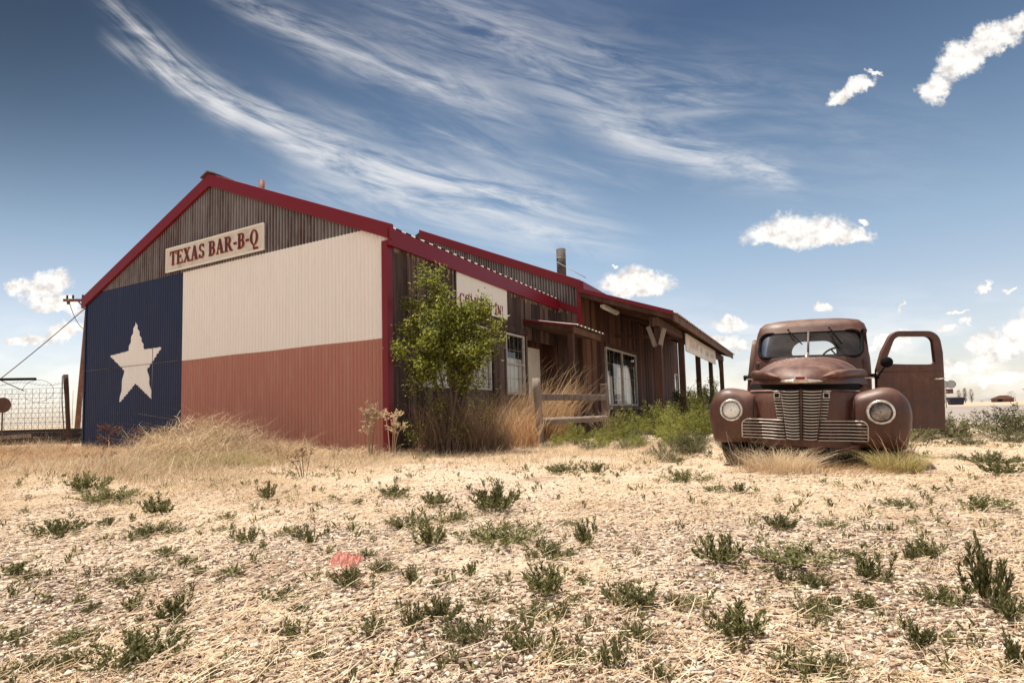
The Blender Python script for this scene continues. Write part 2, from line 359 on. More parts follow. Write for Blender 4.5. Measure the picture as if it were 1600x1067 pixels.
def f_rust(w, p, o):   # truck: matt red-brown oxide
    c0 = OC(w); a = w.noise(c0, 3.0, 8, .62, .3).outputs[0]; b = w.noise(c0, 38, 5, .65).outputs[0]
    drip = w.noise(w.vscale(c0, (10, 10, 1.2)), 1.6, 6, .65).outputs[0]
    v = w.m('ADD', w.m('MULTIPLY', a, .6), w.m('ADD', w.m('MULTIPLY', b, .15), w.m('MULTIPLY', drip, .25)))
    c = w.ramp(v, [(.36, (.044, .013, .008)), (.47, (.072, .024, .014)), (.56, (.110, .043, .027)), (.70, (.21, .115, .080))])
    nz = w.n('ShaderNodeSeparateXYZ', {0: w.n('ShaderNodeNewGeometry').outputs['Normal']}).outputs[2]
    dust = w.m('MULTIPLY', w.ss(nz, .35, .98), w.ss(w.noise(c0, 5.5, 6, .6).outputs[0], .30, .62))
    c = w.mix(w.m('MULTIPLY', dust, .38), c, (.30, .18, .13))
    patch = w.ss(w.noise(c0, 1.9, 7, .68, .5).outputs[0], .56, .64)
    c = w.mix(w.m('MULTIPLY', patch, .65), c, (.050, .013, .009))
    pit = w.ss(w.noise(c0, 90, 4, .7).outputs[0], .64, .72)
    c = w.mix(w.m('MULTIPLY', pit, .55), c, (.045, .016, .010))
    setc(w, p, c, w.m('ADD', b, w.m('MULTIPLY', a, 1.6)), .14, .004, w.ss(a, .35, .7, .44, .72))
M_RUST = mat('rusty_red_brown_truck_paint', f_rust, .42, .0, .55)
M_CHROME = mat('pitted_chrome', lambda w, p, o: setc(w, p, w.ramp(w.noise(OC(w), 22, 6, .7).outputs[0], [(.35, (.42, .34, .28)), (.55, (.78, .74, .69)), (.8, (.85, .82, .78))]), None), .28, .75)
M_BAR = mat('ivory_grille_paint', f_paint((.52, .47, .42), (.30, .18, .14), .6), .4, .2)
M_REDENAMEL = simple('red_enamel', (.30, .008, .012), .35, 0, .3, 20)
M_LENS = mat('bright_headlight_lens', lambda w, p, o: setc(w, p, w.ramp(w.noise(OC(w), 9, 4, .6).outputs[0], [(.38, (.70, .67, .63)), (.60, (.92, .90, .87))]), w.n('ShaderNodeTexWave', {'Vector': OC(w), 'Scale': 18.0}).outputs['Fac'], .25, .004), .12, .15, .8)  # near white tone stands for reflections painted into the left lens
M_LENS2 = mat('dark_headlight_lens', lambda w, p, o: setc(w, p, w.ramp(w.noise(OC(w), 11, 4, .6).outputs[0], [(.38, (.07, .055, .05)), (.60, (.34, .29, .26))]), None), .12, .4, .8)  # right lens in a darker tone, no reflections painted in

def leafmat(name, cols, trans=.45, rough=.55, spec=.3):
    def f(w, p, o):
        g = w.n('ShaderNodeNewGeometry'); oi = w.n('ShaderNodeObjectInfo')
        v = w.m('FRACT', w.m('ADD', g.outputs['Random Per Island'], w.m('MULTIPLY', oi.outputs['Random'], .0)))
        c = w.ramp(v, [(i/(len(cols)-1), c_) for i, c_ in enumerate(cols)])
        ov = w.ss(oi.outputs['Random'], 0, 1, .8, 1.2)
        c = w.mix(1.0, c, w.n('ShaderNodeCombineXYZ', {0: ov, 1: ov, 2: ov}).outputs[0], 'MULTIPLY')
        w.L.new(c, p.inputs['Base Color'])
        tr = w.n('ShaderNodeBsdfTranslucent', {0: c})
        mx = w.n('ShaderNodeMixShader', {0: trans, 1: p.outputs[0], 2: tr.outputs[0]})
        w.L.new(mx.outputs[0], o.inputs[0])
    return mat(name, f, rough, 0, spec)
M_LEAF = leafmat('bush_leaf', [(.09, .105, .018), (.19, .21, .03), (.33, .34, .05), (.52, .50, .13)], .48)
M_WEED = leafmat('weed_leaf', [(.07, .075, .024), (.125, .125, .042), (.21, .20, .08), (.36, .33, .17)], .36)
M_KOCHIA = leafmat('green_shrub_leaf', [(.13, .145, .026), (.21, .225, .04), (.30, .30, .065), (.42, .39, .13)], .40)
M_SAGE = leafmat('olive_shrub_leaf', [(.075, .080, .032), (.12, .12, .05), (.18, .17, .08), (.27, .24, .13)], .32)
M_STRAW = leafmat('dry_straw', [(.38, .25, .14), (.54, .39, .24), (.66, .52, .35), (.76, .66, .50)], .30, .6)
M_STRAWG = leafmat('golden_dry_grass', [(.32, .17, .08), (.50, .30, .15), (.62, .42, .23), (.74, .57, .37)], .38, .6)
M_STRAWY = leafmat('yellow_green_grass', [(.22, .19, .06), (.34, .29, .11), (.48, .40, .18), (.60, .50, .28)], .38, .6)
M_DEAD = leafmat('dead_weed', [(.09, .035, .022), (.15, .065, .038), (.23, .12, .07)], .25)
M_DEADP = leafmat('pale_dead_weed', [(.26, .15, .085), (.38, .24, .15), (.52, .37, .25)], .3)
M_BARK = simple('bark', (.10, .065, .045), .85, 0, .35, 30)
M_PLASTIC = leafmat('pink_plastic', [(.66, .30, .24), (.80, .42, .35), (.88, .56, .48)], .35, .4)
M_WIRE = simple('rusted_wire', (.10, .07, .06), .6, .3, .3, 30)
M_POLE = simple('creosoted_pole', (.16, .07, .045), .85, 0, .3, 6)
M_ASPHALT = mat('asphalt', lambda w, p, o: setc(w, p, w.ramp(w.noise(OC(w), .35, 8, .6, 1.0).outputs[0], [(.35, (.20, .165, .145)), (.62, (.30, .255, .225))]), w.noise(OC(w), 40, 4).outputs[0], .2, .01), .9)

# ground
def f_ground(w, p, o):
    c0 = OC(w)
    vor = w.n('ShaderNodeTexVoronoi', {'Vector': c0, 'Scale': 50.0, 'Randomness': 1.0}, feature='F1')
    vor2 = w.n('ShaderNodeTexVoronoi', {'Vector': c0, 'Scale': 150.0, 'Randomness': 1.0}, feature='F1')
    r1 = w.n('ShaderNodeSeparateColor', {0: vor.outputs['Color']}).outputs[0]
    r2 = w.n('ShaderNodeSeparateColor', {0: vor2.outputs['Color']}).outputs[0]
    st = w.ramp(r1, [(0, (.16, .10, .07)), (.35, (.40, .29, .21)), (.75, (.58, .47, .36)), (1, (.74, .65, .54))])
    st2 = w.ramp(r2, [(0, (.30, .22, .17)), (.5, (.54, .45, .37)), (1, (.72, .64, .55))])
    edge = w.ss(vor.outputs['Distance'], .40, .62)
    st = w.mix(edge, st, w.mix(.75, st2, (.10, .062, .05)))
    fine = w.noise(c0, 55, 6, .65).outputs[0]; big = w.noise(c0, .8, 5, .6).outputs[0]; mid = w.noise(c0, 4.5, 6, .62).outputs[0]
    straw = w.ramp(fine, [(.3, (.30, .21, .15)), (.46, (.52, .41, .31)), (.7, (.70, .60, .49))])
    s = w.ss(w.m('ADD', w.m('MULTIPLY', big, .55), w.m('MULTIPLY', mid, .45)), .44, .58)
    y = w.n('ShaderNodeSeparateXYZ', {0: c0}).outputs[1]
    far = w.ss(y, 2.0, 4.6)
    s = w.m('MAXIMUM', w.m('MULTIPLY', s, .75), w.m('MULTIPLY', far, .85))
    c = w.mix(s, st, straw)
    soil = w.ss(w.noise(c0, 1.7, 6, .6, .3).outputs[0], .54, .68)
    c = w.mix(w.m('MULTIPLY', soil, .85), c, (.25, .165, .115))
    xs_ = w.n('ShaderNodeSeparateXYZ', {0: c0}).outputs[0]
    fleck = w.ss(w.noise(c0, 19, 7, .7).outputs[0], .60, .70)
    c = w.mix(w.m('MULTIPLY', fleck, .7), c, (.16, .10, .075))
    ff = w.ss(y, 14, 60)
    c = w.mix(ff, c, w.ramp(w.noise(w.vscale(c0, (.02, .1, 1)), 1.0, 6).outputs[0], [(.3, (.34, .26, .18)), (.65, (.46, .37, .27))]))
    h_ = w.m('ADD', w.m('MULTIPLY', w.m('SUBTRACT', .6, vor.outputs['Distance']), .8), w.m('ADD', w.m('MULTIPLY', w.m('SUBTRACT', .6, vor2.outputs['Distance']), .35), w.m('MULTIPLY', mid, .8)))
    setc(w, p, c, h_, .75, .016)
M_GROUND = mat('gravel_and_straw_ground', f_ground, .95, 0, .15)
M_PEBBLE = leafmat('pebble', [(.14, .085, .055), (.36, .26, .19), (.56, .45, .35), (.78, .70, .59)], 0.0, .85, .2)

# ------------------------------------------------------------------ ground
def gz(x, y):
    x = np.asarray(x, float); y = np.asarray(y, float)
    h = .012*np.sin(1.3*x+.7)*np.sin(1.1*y+.4)+.008*np.sin(3.1*x+1.7*y)+.006*np.sin(4.3*y-2.9*x+1)+.004*np.sin(8.1*x+5.3*y)*np.sin(6.7*y-3*x)
    fade = np.clip((26-np.hypot(x, y))/10, 0, 1)
    return h*fade
def ground():
    def axis(lo, hi, core0, core1, st):
        a = list(np.arange(core0, core1+1e-6, st)); s = st
        q = core0
        while q > lo: s *= 1.35; q -= s; a.insert(0, max(q, lo))
        s = st; q = core1
        while q < hi: s *= 1.35; q += s; a.append(min(q, hi))
        return np.array(a)
    xs = axis(-6000, 6000, -7, 8, .08); ys = axis(-300, 7000, .6, 10, .08)
    Xg, Yg = np.meshgrid(xs, ys); Zg = gz(Xg, Yg)
    V = np.stack([Xg, Yg, Zg], -1).reshape(-1, 3); nx = len(xs); ny = len(ys)
    i, j = np.meshgrid(np.arange(nx-1), np.arange(ny-1)); b = (j*nx+i).ravel()
    me = np_mesh('ground', V, np.stack([b, b+1, b+1+nx, b+nx], -1))
    me.polygons.foreach_set('use_smooth', np.ones(len(me.polygons), bool))
    tag(link('ground', me, M_GROUND), 'pale gravel ground strewn with straw running to the horizon', 'ground', kind='structure')
ground()
m = MB(); m.add([(8.5, 16.5, .012), (14, 14.2, .012), (400, 70, .012), (400, 170, .012), (22, 62, .012), (11, 30, .012)], [(0, 1, 2, 3, 4, 5)])
tag(m.build('road', M_ASPHALT), 'wide faded asphalt lot and road beyond the shrubs on the right', 'road', kind='structure')

def proto_obj_copy(src, loc, rotz=0, scale=1.0, label=None, group=None, cat=None):
    c = src.copy(); COL.objects.link(c); c.location = loc; c.rotation_euler = (0, 0, rotz)
    c.scale = scale if hasattr(scale, '__len__') else (scale,)*3
    if label: c['label'] = label
    if group: c['group'] = group
    if cat: c['category'] = cat
    for ch in list(src.children):
        d = ch.copy(); COL.objects.link(d); d.parent = c
    return c
# ------------------------------------------------------------------ the barn restaurant
YAW = R(27.87)
BC = Vector((-1.83, 8.194, 0))
barn = empty('barn_restaurant', BC, (0, 0, -YAW), 'long red trimmed barn, flag painted on its corrugated gable, plank side wall and porch', 'building')
def BW(x, y, z=0):
    c, s = math.cos(YAW), math.sin(YAW)
    return Vector((BC.x+x*c+y*s, BC.y-x*s+y*c, z))
W_, LA, LB = 8.634, 6.38, 18.1
XR = -4.25; ZE = 3.40; ZR = 5.13; SL = (ZR-ZE)/4.25
def roofz(x): return ZR-abs(x-XR)*SL
PITCH = .0762; AMP = .010
def corr_y(x): return -AMP*math.sin(2*math.pi*x/PITCH)
rng = random.Random(4)
def corrugated_panel(name, x0, x1, zlo, zhi, m_, yb=0.0, off=0.0, parent=barn, n_per=8, rag=0.0):
    xs = np.arange(x0, x1, PITCH/n_per); xs = np.append(xs, x1)
    rows = []
    for k in range(2):
        rows.append([(x, yb-off+corr_y(x), (zlo(x) if k == 0 else zhi(x))+(rag*math.sin(x*23)*math.sin(x*61+1) if rag else 0)) for x in xs])
    b = MB(); b.grid(rows); return b.build(name, m_, parent, fix=False)
zmid, ztop, xblue = 1.735, 3.455, -5.085
ctop = lambda x: min(ztop, roofz(x)-.03)
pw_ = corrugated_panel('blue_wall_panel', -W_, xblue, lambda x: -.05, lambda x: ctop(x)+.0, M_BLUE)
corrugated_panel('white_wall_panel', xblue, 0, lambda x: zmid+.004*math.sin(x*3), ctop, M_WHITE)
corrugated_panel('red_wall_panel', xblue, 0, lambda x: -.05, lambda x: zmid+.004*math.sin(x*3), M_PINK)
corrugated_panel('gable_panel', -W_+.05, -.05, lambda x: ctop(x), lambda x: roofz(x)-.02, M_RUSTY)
# overlapping sheet seams and lap edges
b = MB()
for (x0, x1, z) in ((-W_+.02, xblue, 1.74),):
    b.box(x0, -.0155, z-.004, x1, -.009, z+.004)
b.build('sheet_lap', M_RUSTY, barn)
# star: painted over the flutes
star = [(-6.70, 2.66), (-6.36, 2.05), (-5.76, 2.05), (-6.24, 1.64), (-6.06, 1.02), (-6.66, 1.37), (-7.24, .99), (-7.10, 1.67), (-7.65, 2.01), (-6.96, 2.06)]
b = MB(); dx = PITCH/8
def star_spans(x):
    zs = []
    for i in range(10):
        (xa, za), (xb, zb) = star[i], star[(i+1) % 10]
        if (xa <= x) != (xb <= x): zs.append(za+(zb-za)*(x-xa)/(xb-xa))
    zs.sort(); return [(zs[i], zs[i+1]) for i in range(0, len(zs)-1, 2)]
x = -7.66
while x < -5.75:
    for (za, zb), (zc, zd) in zip(star_spans(x), star_spans(x+dx)):
        b.add([(x, corr_y(x)-.003, za+.005*math.sin(x*40)), (x+dx, corr_y(x+dx)-.003, zc+.005*math.sin((x+dx)*40)), (x+dx, corr_y(x+dx)-.003, zd+.004*math.sin((x+dx)*33)), (x, corr_y(x)-.003, zb+.004*math.sin(x*33))], [(0, 1, 2, 3)], 0, True)
    x += dx
b.build('star', M_STAR, pw_, fix=False)

# rake fascia, corner trims, roof of the front section
def rake(name, xa, za, xb, zb, y0, y1, h, parent=barn):
    b = MB(); b.hexa([(xa, y0, za-h), (xb, y0, zb-h), (xb, y1, zb-h), (xa, y1, za-h), (xa, y0, za), (xb, y0, zb), (xb, y1, zb), (xa, y1, za)])
    return b.build(name, M_TRIM, parent, bevel=.006)
OV = .13
rake('rake_trim', XR, ZR+.08, OV, ZE-(.13)*SL+.08, -.07, -.012, .235)
rake('rake_trim', -W_-OV, ZE-(.13)*SL+.08+(-.04), XR-.001, ZR+.08, -.069, -.012, .235)
b = MB(); b.hexa([(-.075, -.055, -.02), (.035, -.055, -.02), (.035, .07, -.02), (-.075, .07, -.02), (-.075, -.055, 3.2), (.035, -.055, 3.2), (.035, .07, 3.2), (-.075, .07, 3.2)])
b.build('corner_trim', M_TRIM, barn, bevel=.006)
b = MB(); b.box(-W_-.035, -.03, -.02, -W_+.012, .05, 3.3); b.build('corner_trim', M_BLUE, barn)
# side eave fascia and roof sheets with raised ribs
b = MB(); b.box(.055, -.07, ZE-.29, .102, LA-.002, ZE-.014); b.build('eave_trim', M_TRIM, barn, bevel=.005)
def ribbed_roof(name, xa, za, xb, zb, y0, y1, pitch=.235, rib=.030, t=.006, m_=M_GALV, parent=barn):
    prof = []; y = y0
    while y < y1-.001:
        for (d, h_) in ((0, 0), (.075, 0), (.095, rib), (.215, rib)):
            if y+d < y1: prof.append((y+d, h_))
        y += pitch
    prof.append((y1, 0))
    rows = []
    for (x, z) in ((xa, za), (xb, zb)): rows.append([(x, yy, z+h_) for yy, h_ in prof])
    b = MB(); b.grid(rows, smooth=False); b.grid([[(p[0], p[1], p[2]+t) for p in r] for r in rows], smooth=False)
    n = len(prof); e = [(*rows[1][i][:2], rows[1][i][2]) for i in range(n)]; b.grid([e, [(p[0], p[1], p[2]+t) for p in e]], smooth=False)
    return b.build(name, m_, parent, fix=False)
ribbed_roof('roof', XR, ZR+.035, .108, ZE-.035, -.015, LA+.0, t=.004, rib=.034)
ribbed_roof('roof', XR-.001, ZR+.035, -W_-OV-.02, ZE-.16*SL-.01, -.015, LA)
b = MB(); b.hexa([(XR-.2, -.10, ZR+.02), (XR, -.10, ZR+.10), (XR, LA, ZR+.10), (XR-.2, LA, ZR+.02), (XR-.2, -.10, ZR+.045), (XR, -.10, ZR+.125), (XR, LA, ZR+.125), (XR-.2, LA, ZR+.045)])
b.hexa([(XR+.001, -.10, ZR+.10), (XR+.2, -.10, ZR+.02), (XR+.2, LA, ZR+.02), (XR+.001, LA, ZR+.10), (XR+.001, -.10, ZR+.125), (XR+.2, -.10, ZR+.045), (XR+.2, LA, ZR+.045), (XR+.001, LA, ZR+.125)])
b.build('ridge_cap', simple('brown_ridge_metal', (.16, .09, .06), .6, .2), barn)
# left, back walls and inner shell so that the barn is closed from every side
b = MB(); b.box(-W_, .02, 0, -W_+.05, LB, 3.2); b.build('far_side_wall', M_RUSTY, barn)

# plank side wall of the front section (openings left for the windows and the doorway)
def planks(name, x, y0, y1, zlo, zhi, m_, face='x', openings=(), seed=1, wmin=.13, wmax=.24, parent=barn, sgn=1):
    rg = random.Random(seed); b = MB(); y = y0
    while y < y1-.01:
        w = rg.uniform(wmin, wmax); yb_ = min(y+w, y1); gap = .006 if rg.random() < .7 else .014
        d = rg.uniform(0, .016); t0 = zlo(y) if callable(zlo) else zlo; t1 = zhi((y+yb_)/2) if callable(zhi) else zhi
        segs = [(t0, t1)]
        for (oa, ob, oz0, oz1) in openings:
            if yb_ > oa+.01 and y < ob-.01:
                ns = []
                for (s0, s1) in segs:
                    if oz0 > s0+.02: ns.append((s0, min(s1, oz0)))
                    if oz1 < s1-.02: ns.append((max(s0, oz1), s1))
                segs = ns
        for s0, s1 in segs:
            if s1-s0 < .03: continue
            if face == 'x': b.box(x-.03, y, s0, x+sgn*d+.004, yb_-gap, s1)
            else: b.box(y, x-sgn*d-.004, s0, yb_-gap, x+.03, s1)
        y = yb_
    return b.build(name, m_, parent)
wA = [(.72, 1.62, 1.02, 2.25), (2.15, 3.02, 1.02, 2.25), (3.64, 4.50, .95, 2.25), (4.72, 6.25, 0, 2.2)]
planks('side_wall', 0.0, .07, LA-.02, 0, ZE-.14, M_PLANK, openings=wA, seed=3)
b = MB(); b.box(-.95, .07, 0, -.90, 4.6, ZE-.2); b.box(-1.2, 4.6, 0, -1.15, LA, ZE-.2); b.box(-1.2, 4.55, 0, -.11, 4.6, ZE-.2)
b.build('wall_backing', M_DARK, barn)
# battens over some plank seams
rb = random.Random(9); b = MB()
for y in (.42, .66, 1.68, 2.09, 3.08, 3.58, 4.56):
    b.box(.021, y, 0, .036, y+.05, ZE-.25)
b.build('batten', M_PLANK, barn)
b = MB(); b.box(.02, .55, 2.27, .055, 4.62, 2.40); b.build('window_header_board', M_PLANK, barn, bevel=.004)
def window(y0, y1, z0, z1, x=0.0, cols=2, rows_=2, curtain=True, upper_dark=.45, panes=1, parent=barn, ft=.045, dep=.045, mcols=4):
    wn = empty('window', parent=parent)
    b = MB(); f = ft
    b.box(x-.03, y0, z0, x+.028, y0+f, z1); b.box(x-.03, y1-f, z0, x+.028, y1, z1)
    b.box(x-.03, y0+f, z1-f, x+.027, y1-f, z1); b.box(x-.03, y0+f, z0, x+.027, y1-f, z0+f)
    if panes == 2: b.box(x-.03, (y0+y1)/2-f*.6, z0+f, x+.029, (y0+y1)/2+f*.6, z1-f)
    else: b.box(x-.03, y0+f, (z0+z1)/2-f*.4, x+.026, y1-f, (z0+z1)/2+f*.4)
    b.build('frame', M_FRAME, wn, bevel=.003)
    b = MB(); b.add([(x-.010, y0+f, z0+f), (x-.010, y1-f, z0+f), (x-.010, y1-f, z1-f), (x-.010, y0+f, z1-f)], [(0, 1, 2, 3)]); b.build('glass', M_GLASS, wn)
    b = MB()
    for i in range(1, mcols): yy = y0+f+(y1-y0-2*f)*i/mcols; b.box(x-.024, yy-.006, z0+f, x-.015, yy+.006, z1-f)
    for i in range(1, 4): zz = z0+f+(z1-z0-2*f)*i/4; b.box(x-.0245, y0+f, zz-.006, x-.0145, y1-f, zz+.006)
    b.build('muntin', M_FRAME, wn)
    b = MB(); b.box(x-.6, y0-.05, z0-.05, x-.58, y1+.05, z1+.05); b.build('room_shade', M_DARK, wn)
    if curtain:
        def drape(ya, yb, za, zb, cut0, cut1):
            rows = []
            for k in range(9):
                t = k/8; z = za+(zb-za)*t; row = []
                l = ya+cut0(t)*(yb-ya); r = yb-cut1(t)*(yb-ya)
                for i in range(25):
                    s = i/24; row.append((x-dep-.012*math.sin(s*24+t), l+(r-l)*s, z))
                rows.append(row)
            b = MB(); b.grid(rows); b.build('curtain', M_CURTAIN, wn, fix=False)
        if panes == 2:
            w2 = (y1-y0)/2
            drape(y0+f, y0+f+w2*.42, z0+f, z0+(z1-z0)*.52, lambda t: 0, lambda t: .12*t)
            drape(y0+w2*.70, y0+w2*.99, z0+f, z0+(z1-z0)*.70, lambda t: .5*max(0, t-.5), lambda t: 0)
            drape(y0+w2*1.08, y1-w2*.28, z0+f, z0+(z1-z0)*.72, lambda t: 0, lambda t: .35*max(0, t-.35))
        else:
            drape(y0+f, y1-f, z0+f, z0+(z1-z0)*(1-upper_dark), lambda t: 0, lambda t: 0)
    return wn
window(*wA[0]); window(*wA[1]); window(*wA[2], upper_dark=.40)
# doorway below the little canopy
dr = empty('door', parent=barn)
b = MB(); b.box(-.36, 5.20, 0, -.31, 5.98, 2.12); b.box(-.309, 5.20, 1.02, -.30, 5.98, 1.10); b.box(-.309, 5.20, 0, -.30, 5.28, 2.12); b.box(-.308, 5.90, 0, -.30, 5.98, 2.12)
b.build('panel', M_CREAM, dr, bevel=.003)
b = MB(); b.tube([(-.30, 5.33, 1.0), (-.26, 5.33, 1.0)], .012); b.tube([(-.26, 5.33, 1.0), (-.235, 5.33, 1.0)], .028); b.build('handle', M_CHROME, dr)
planks('doorway_wall', -.36, 4.62, 6.36, 0, 2.5, M_PLANK2, openings=[(5.2, 5.98, 0, 2.12)], seed=22)
b = MB(); b.box(-.40, 4.66, 0, -.01, 4.72, 2.5); b.box(-.40, 6.28, 0, -.01, 6.33, 2.5); b.box(-.40, 4.72, 2.40, -.01, 6.28, 2.45); b.build('door_reveal', M_PLANK2, barn)
b = MB(); b.box(-.34, 4.63, 0, .28, 6.36, .12); b.build('door_step', M_GREYWOOD, barn)
# canopy over the door
cp = empty('canopy', parent=barn)
b = MB()
b.hexa([(.0, 4.50, 2.50), (1.17, 4.50, 2.26), (1.17, 4.54, 2.26), (0, 4.54, 2.50), (.0, 4.50, 2.60), (1.17, 4.50, 2.37), (1.17, 4.54, 2.37), (0, 4.54, 2.60)])
b.box(1.14, 4.545, 2.235, 1.18, 6.30, 2.375)
b.hexa([(.0, 4.545, 2.49), (1.13, 4.545, 2.25), (1.13, 6.30, 2.25), (0, 6.30, 2.49), (.0, 4.545, 2.51), (1.13, 4.545, 2.27), (1.13, 6.30, 2.27), (0, 6.30, 2.51)])
b.build('board', M_TIMBER, cp, bevel=.003)
b = MB(); b.hexa([(-.02, 4.475, 2.598), (1.22, 4.475, 2.355), (1.22, 4.499, 2.355), (-.02, 4.499, 2.598), (-.02, 4.475, 2.645), (1.22, 4.475, 2.40), (1.22, 4.499, 2.40), (-.02, 4.499, 2.645)])
b.build('edge_trim', M_TRIM, cp)
ribbed_roof('roof_sheet', 0.0, 2.625, 1.27, 2.385, 4.50, 6.33, pitch=.235, rib=.022, parent=cp, t=.009)
b = MB(); b.hexa([(1.02, 4.56, 0), (1.14, 4.56, 0), (1.14, 4.68, 0), (1.02, 4.68, 0), (1.02, 4.56, 2.25), (1.14, 4.56, 2.25), (1.14, 4.68, 2.25), (1.02, 4.68, 2.25)])
b.build('post', M_TIMBER, cp, bevel=.008)
# rear section: corrugated gable showing over the front roof, red rake
XB = .65; SB = .44; ZB = 3.72
def roofb(x): return ZB+(XB-x)*SB
xs = np.arange(-4.2, XB-.04, PITCH/8)
b = MB(); b.grid([[(x, LA-.001+corr_y(x)*1.0, max(3.05+.0*x, 3.30-max(x, -4)*.48 if x > 0 else 3.1)) for x in xs], [(x, LA-.001+corr_y(x), roofb(x)-.03) for x in xs]])
b.build('rear_gable_panel', M_RUSTY, barn, fix=False)
planks('rear_front_wall', LA+.005, .02, XB-.05, 0, lambda x: 3.30-x*.48, M_PLANK, face='y', seed=31, wmin=.12, wmax=.17)
b = MB(); b.box(-W_+.3, LA+.035, 0, XB-.05, LA+.08, 3.6); b.build('wall_backing', M_DARK, barn)
rake('rake_trim', -4.2, roofb(-4.2)+.10, XB+.05, roofb(XB+.05)+.10, LA-.075, LA-.02, .235)
b = MB(); b.hexa([(.0, LA-.03, 3.06+.16), (.63, LA-.03, 2.80+.14), (.63, LA-.012, 2.94), (.0, LA-.012, 3.22), (.0, LA-.03, 3.40), (.63, LA-.03, 3.12), (.63, LA-.012, 3.12), (.0, LA-.012, 3.40)])
b.build('flashing', M_TRIM, barn)
b = MB(); b.box(XB-.07, LA-.05, 2.62, XB+.045, LA+.02, 3.62); b.build('corner_trim', M_TRIM, barn, bevel=.005)
b = MB(); b.box(XB-.06, LA-.035, 0, XB+.04, LA+.03, 2.615); b.build('corner_board', M_TIMBER, barn, bevel=.005)
ribbed_roof('roof', -4.2, roofb(-4.2)+.05, XB+.12, roofb(XB+.12)+.05, LA-.015, LB)
ribbed_roof('roof', -4.201, roofb(-4.2)+.05, -W_-.3, roofb(-4.2)+.05-4.73*SB, LA-.015, LB)
b = MB(); b.hexa([(XB-.1, LA-.06, ZB-.07), (XB+.13, LA-.06, ZB-.155), (XB+.13, LB, ZB-.155), (XB-.1, LB, ZB-.07), (XB-.1, LA-.06, ZB+.14), (XB+.13, LA-.06, ZB+.03), (XB+.13, LB, ZB+.03), (XB-.1, LB, ZB+.14)])
b.build('eave_trim', M_TRIM, barn)
# rear side wall under the porch
wB = [(8.22, 11.30, .70, 2.33), (17.10, 17.75, .75, 2.05)]
planks('porch_wall', XB, LA+.035, LB, 0, 3.62, M_PLANK2, openings=wB, seed=12, wmin=.12, wmax=.19)
b = MB(); b.box(XB-.9, LA+.09, 0, XB-.85, LB-.05, 3.6); b.box(-W_+.1, LB, 0, XB, LB+.04, 3.6); b.build('wall_backing', M_DARK, barn)
window(*wB[0], x=XB, panes=2, mcols=8, ft=.055)
window(*wB[1], x=XB, panes=1, mcols=2, upper_dark=.2)
b = MB(); b.box(XB+.02, 8.10, 2.335, XB+.05, 11.42, 2.44); b.build('window_header_board', M_TIMBER, barn, bevel=.004)
b = MB(); b.box(XB+.02, 8.08, .58, XB+.075, 11.44, .69); b.build('window_sill', M_GREYWOOD, barn, bevel=.006)
# porch roof
XP = 2.90; ZP0, ZP1 = 3.55, 2.73; PY0, PY1 = 6.30, 17.75
def pz(x): return ZP0+(x-XB)*(ZP1-ZP0)/(XP-XB)
b = MB(); b.hexa([(XB, PY0, ZP0-.02), (XP, PY0, ZP1-.02), (XP, PY1, ZP1-.02), (XB, PY1, ZP0-.02), (XB, PY0, ZP0), (XP, PY0, ZP1), (XP, PY1, ZP1), (XB, PY1, ZP0)])
b.build('porch_ceiling', M_TIMBER, barn)
ribbed_roof('porch_roof', XB, ZP0+.012, XP+.09, pz(XP+.09)+.012, PY0-.03, PY1+.05, rib=.026)
b = MB()
for xa, xb in ((XB+.02, XP+.02),):
    b.hexa([(xa, PY0-.045, pz(xa)-.05), (xb, PY0-.045, pz(xb)-.045), (xb, PY0-.022, pz(xb)-.045), (xa, PY0-.022, pz(xa)-.05), (xa, PY0-.045, pz(xa)+.055), (xb, PY0-.045, pz(xb)+.055), (xb, PY0-.022, pz(xb)+.055), (xa, PY0-.022, pz(xa)+.055)])
b.build('porch_edge_trim', M_TRIM, barn)
b = MB()
b.hexa([(XB+.02, PY0-.02, pz(XB)-.17), (XP-.02, PY0-.02, pz(XP)-.15), (XP-.02, PY0+.02, pz(XP)-.15), (XB+.02, PY0+.02, pz(XB)-.17), (XB+.02, PY0-.02, pz(XB)-.03), (XP-.02, PY0-.02, pz(XP)-.03), (XP-.02, PY0+.02, pz(XP)-.03), (XB+.02, PY0+.02, pz(XB)-.03)])
b.box(XP-.01, PY0-.02, ZP1-.17, XP+.03, PY1+.02, ZP1+.01)
b.build('fascia_board', M_TIMBER, barn, bevel=.004)
b = MB()
y = PY0+.6
while y < PY1:
    b.hexa([(XB+.03, y, pz(XB)-.15), (XP-.03, y, pz(XP)-.14), (XP-.03, y+.045, pz(XP)-.14), (XB+.03, y+.045, pz(XB)-.15), (XB+.03, y, pz(XB)-.025), (XP-.03, y, pz(XP)-.025), (XP-.03, y+.045, pz(XP)-.025), (XB+.03, y+.045, pz(XB)-.025)])
    y += .62
b.build('rafter', M_TIMBER, barn)
b = MB(); b.box(2.42, PY0+.03, 2.48, 2.56, PY1, 2.68); b.build('porch_beam', M_TIMBER, barn, bevel=.006)
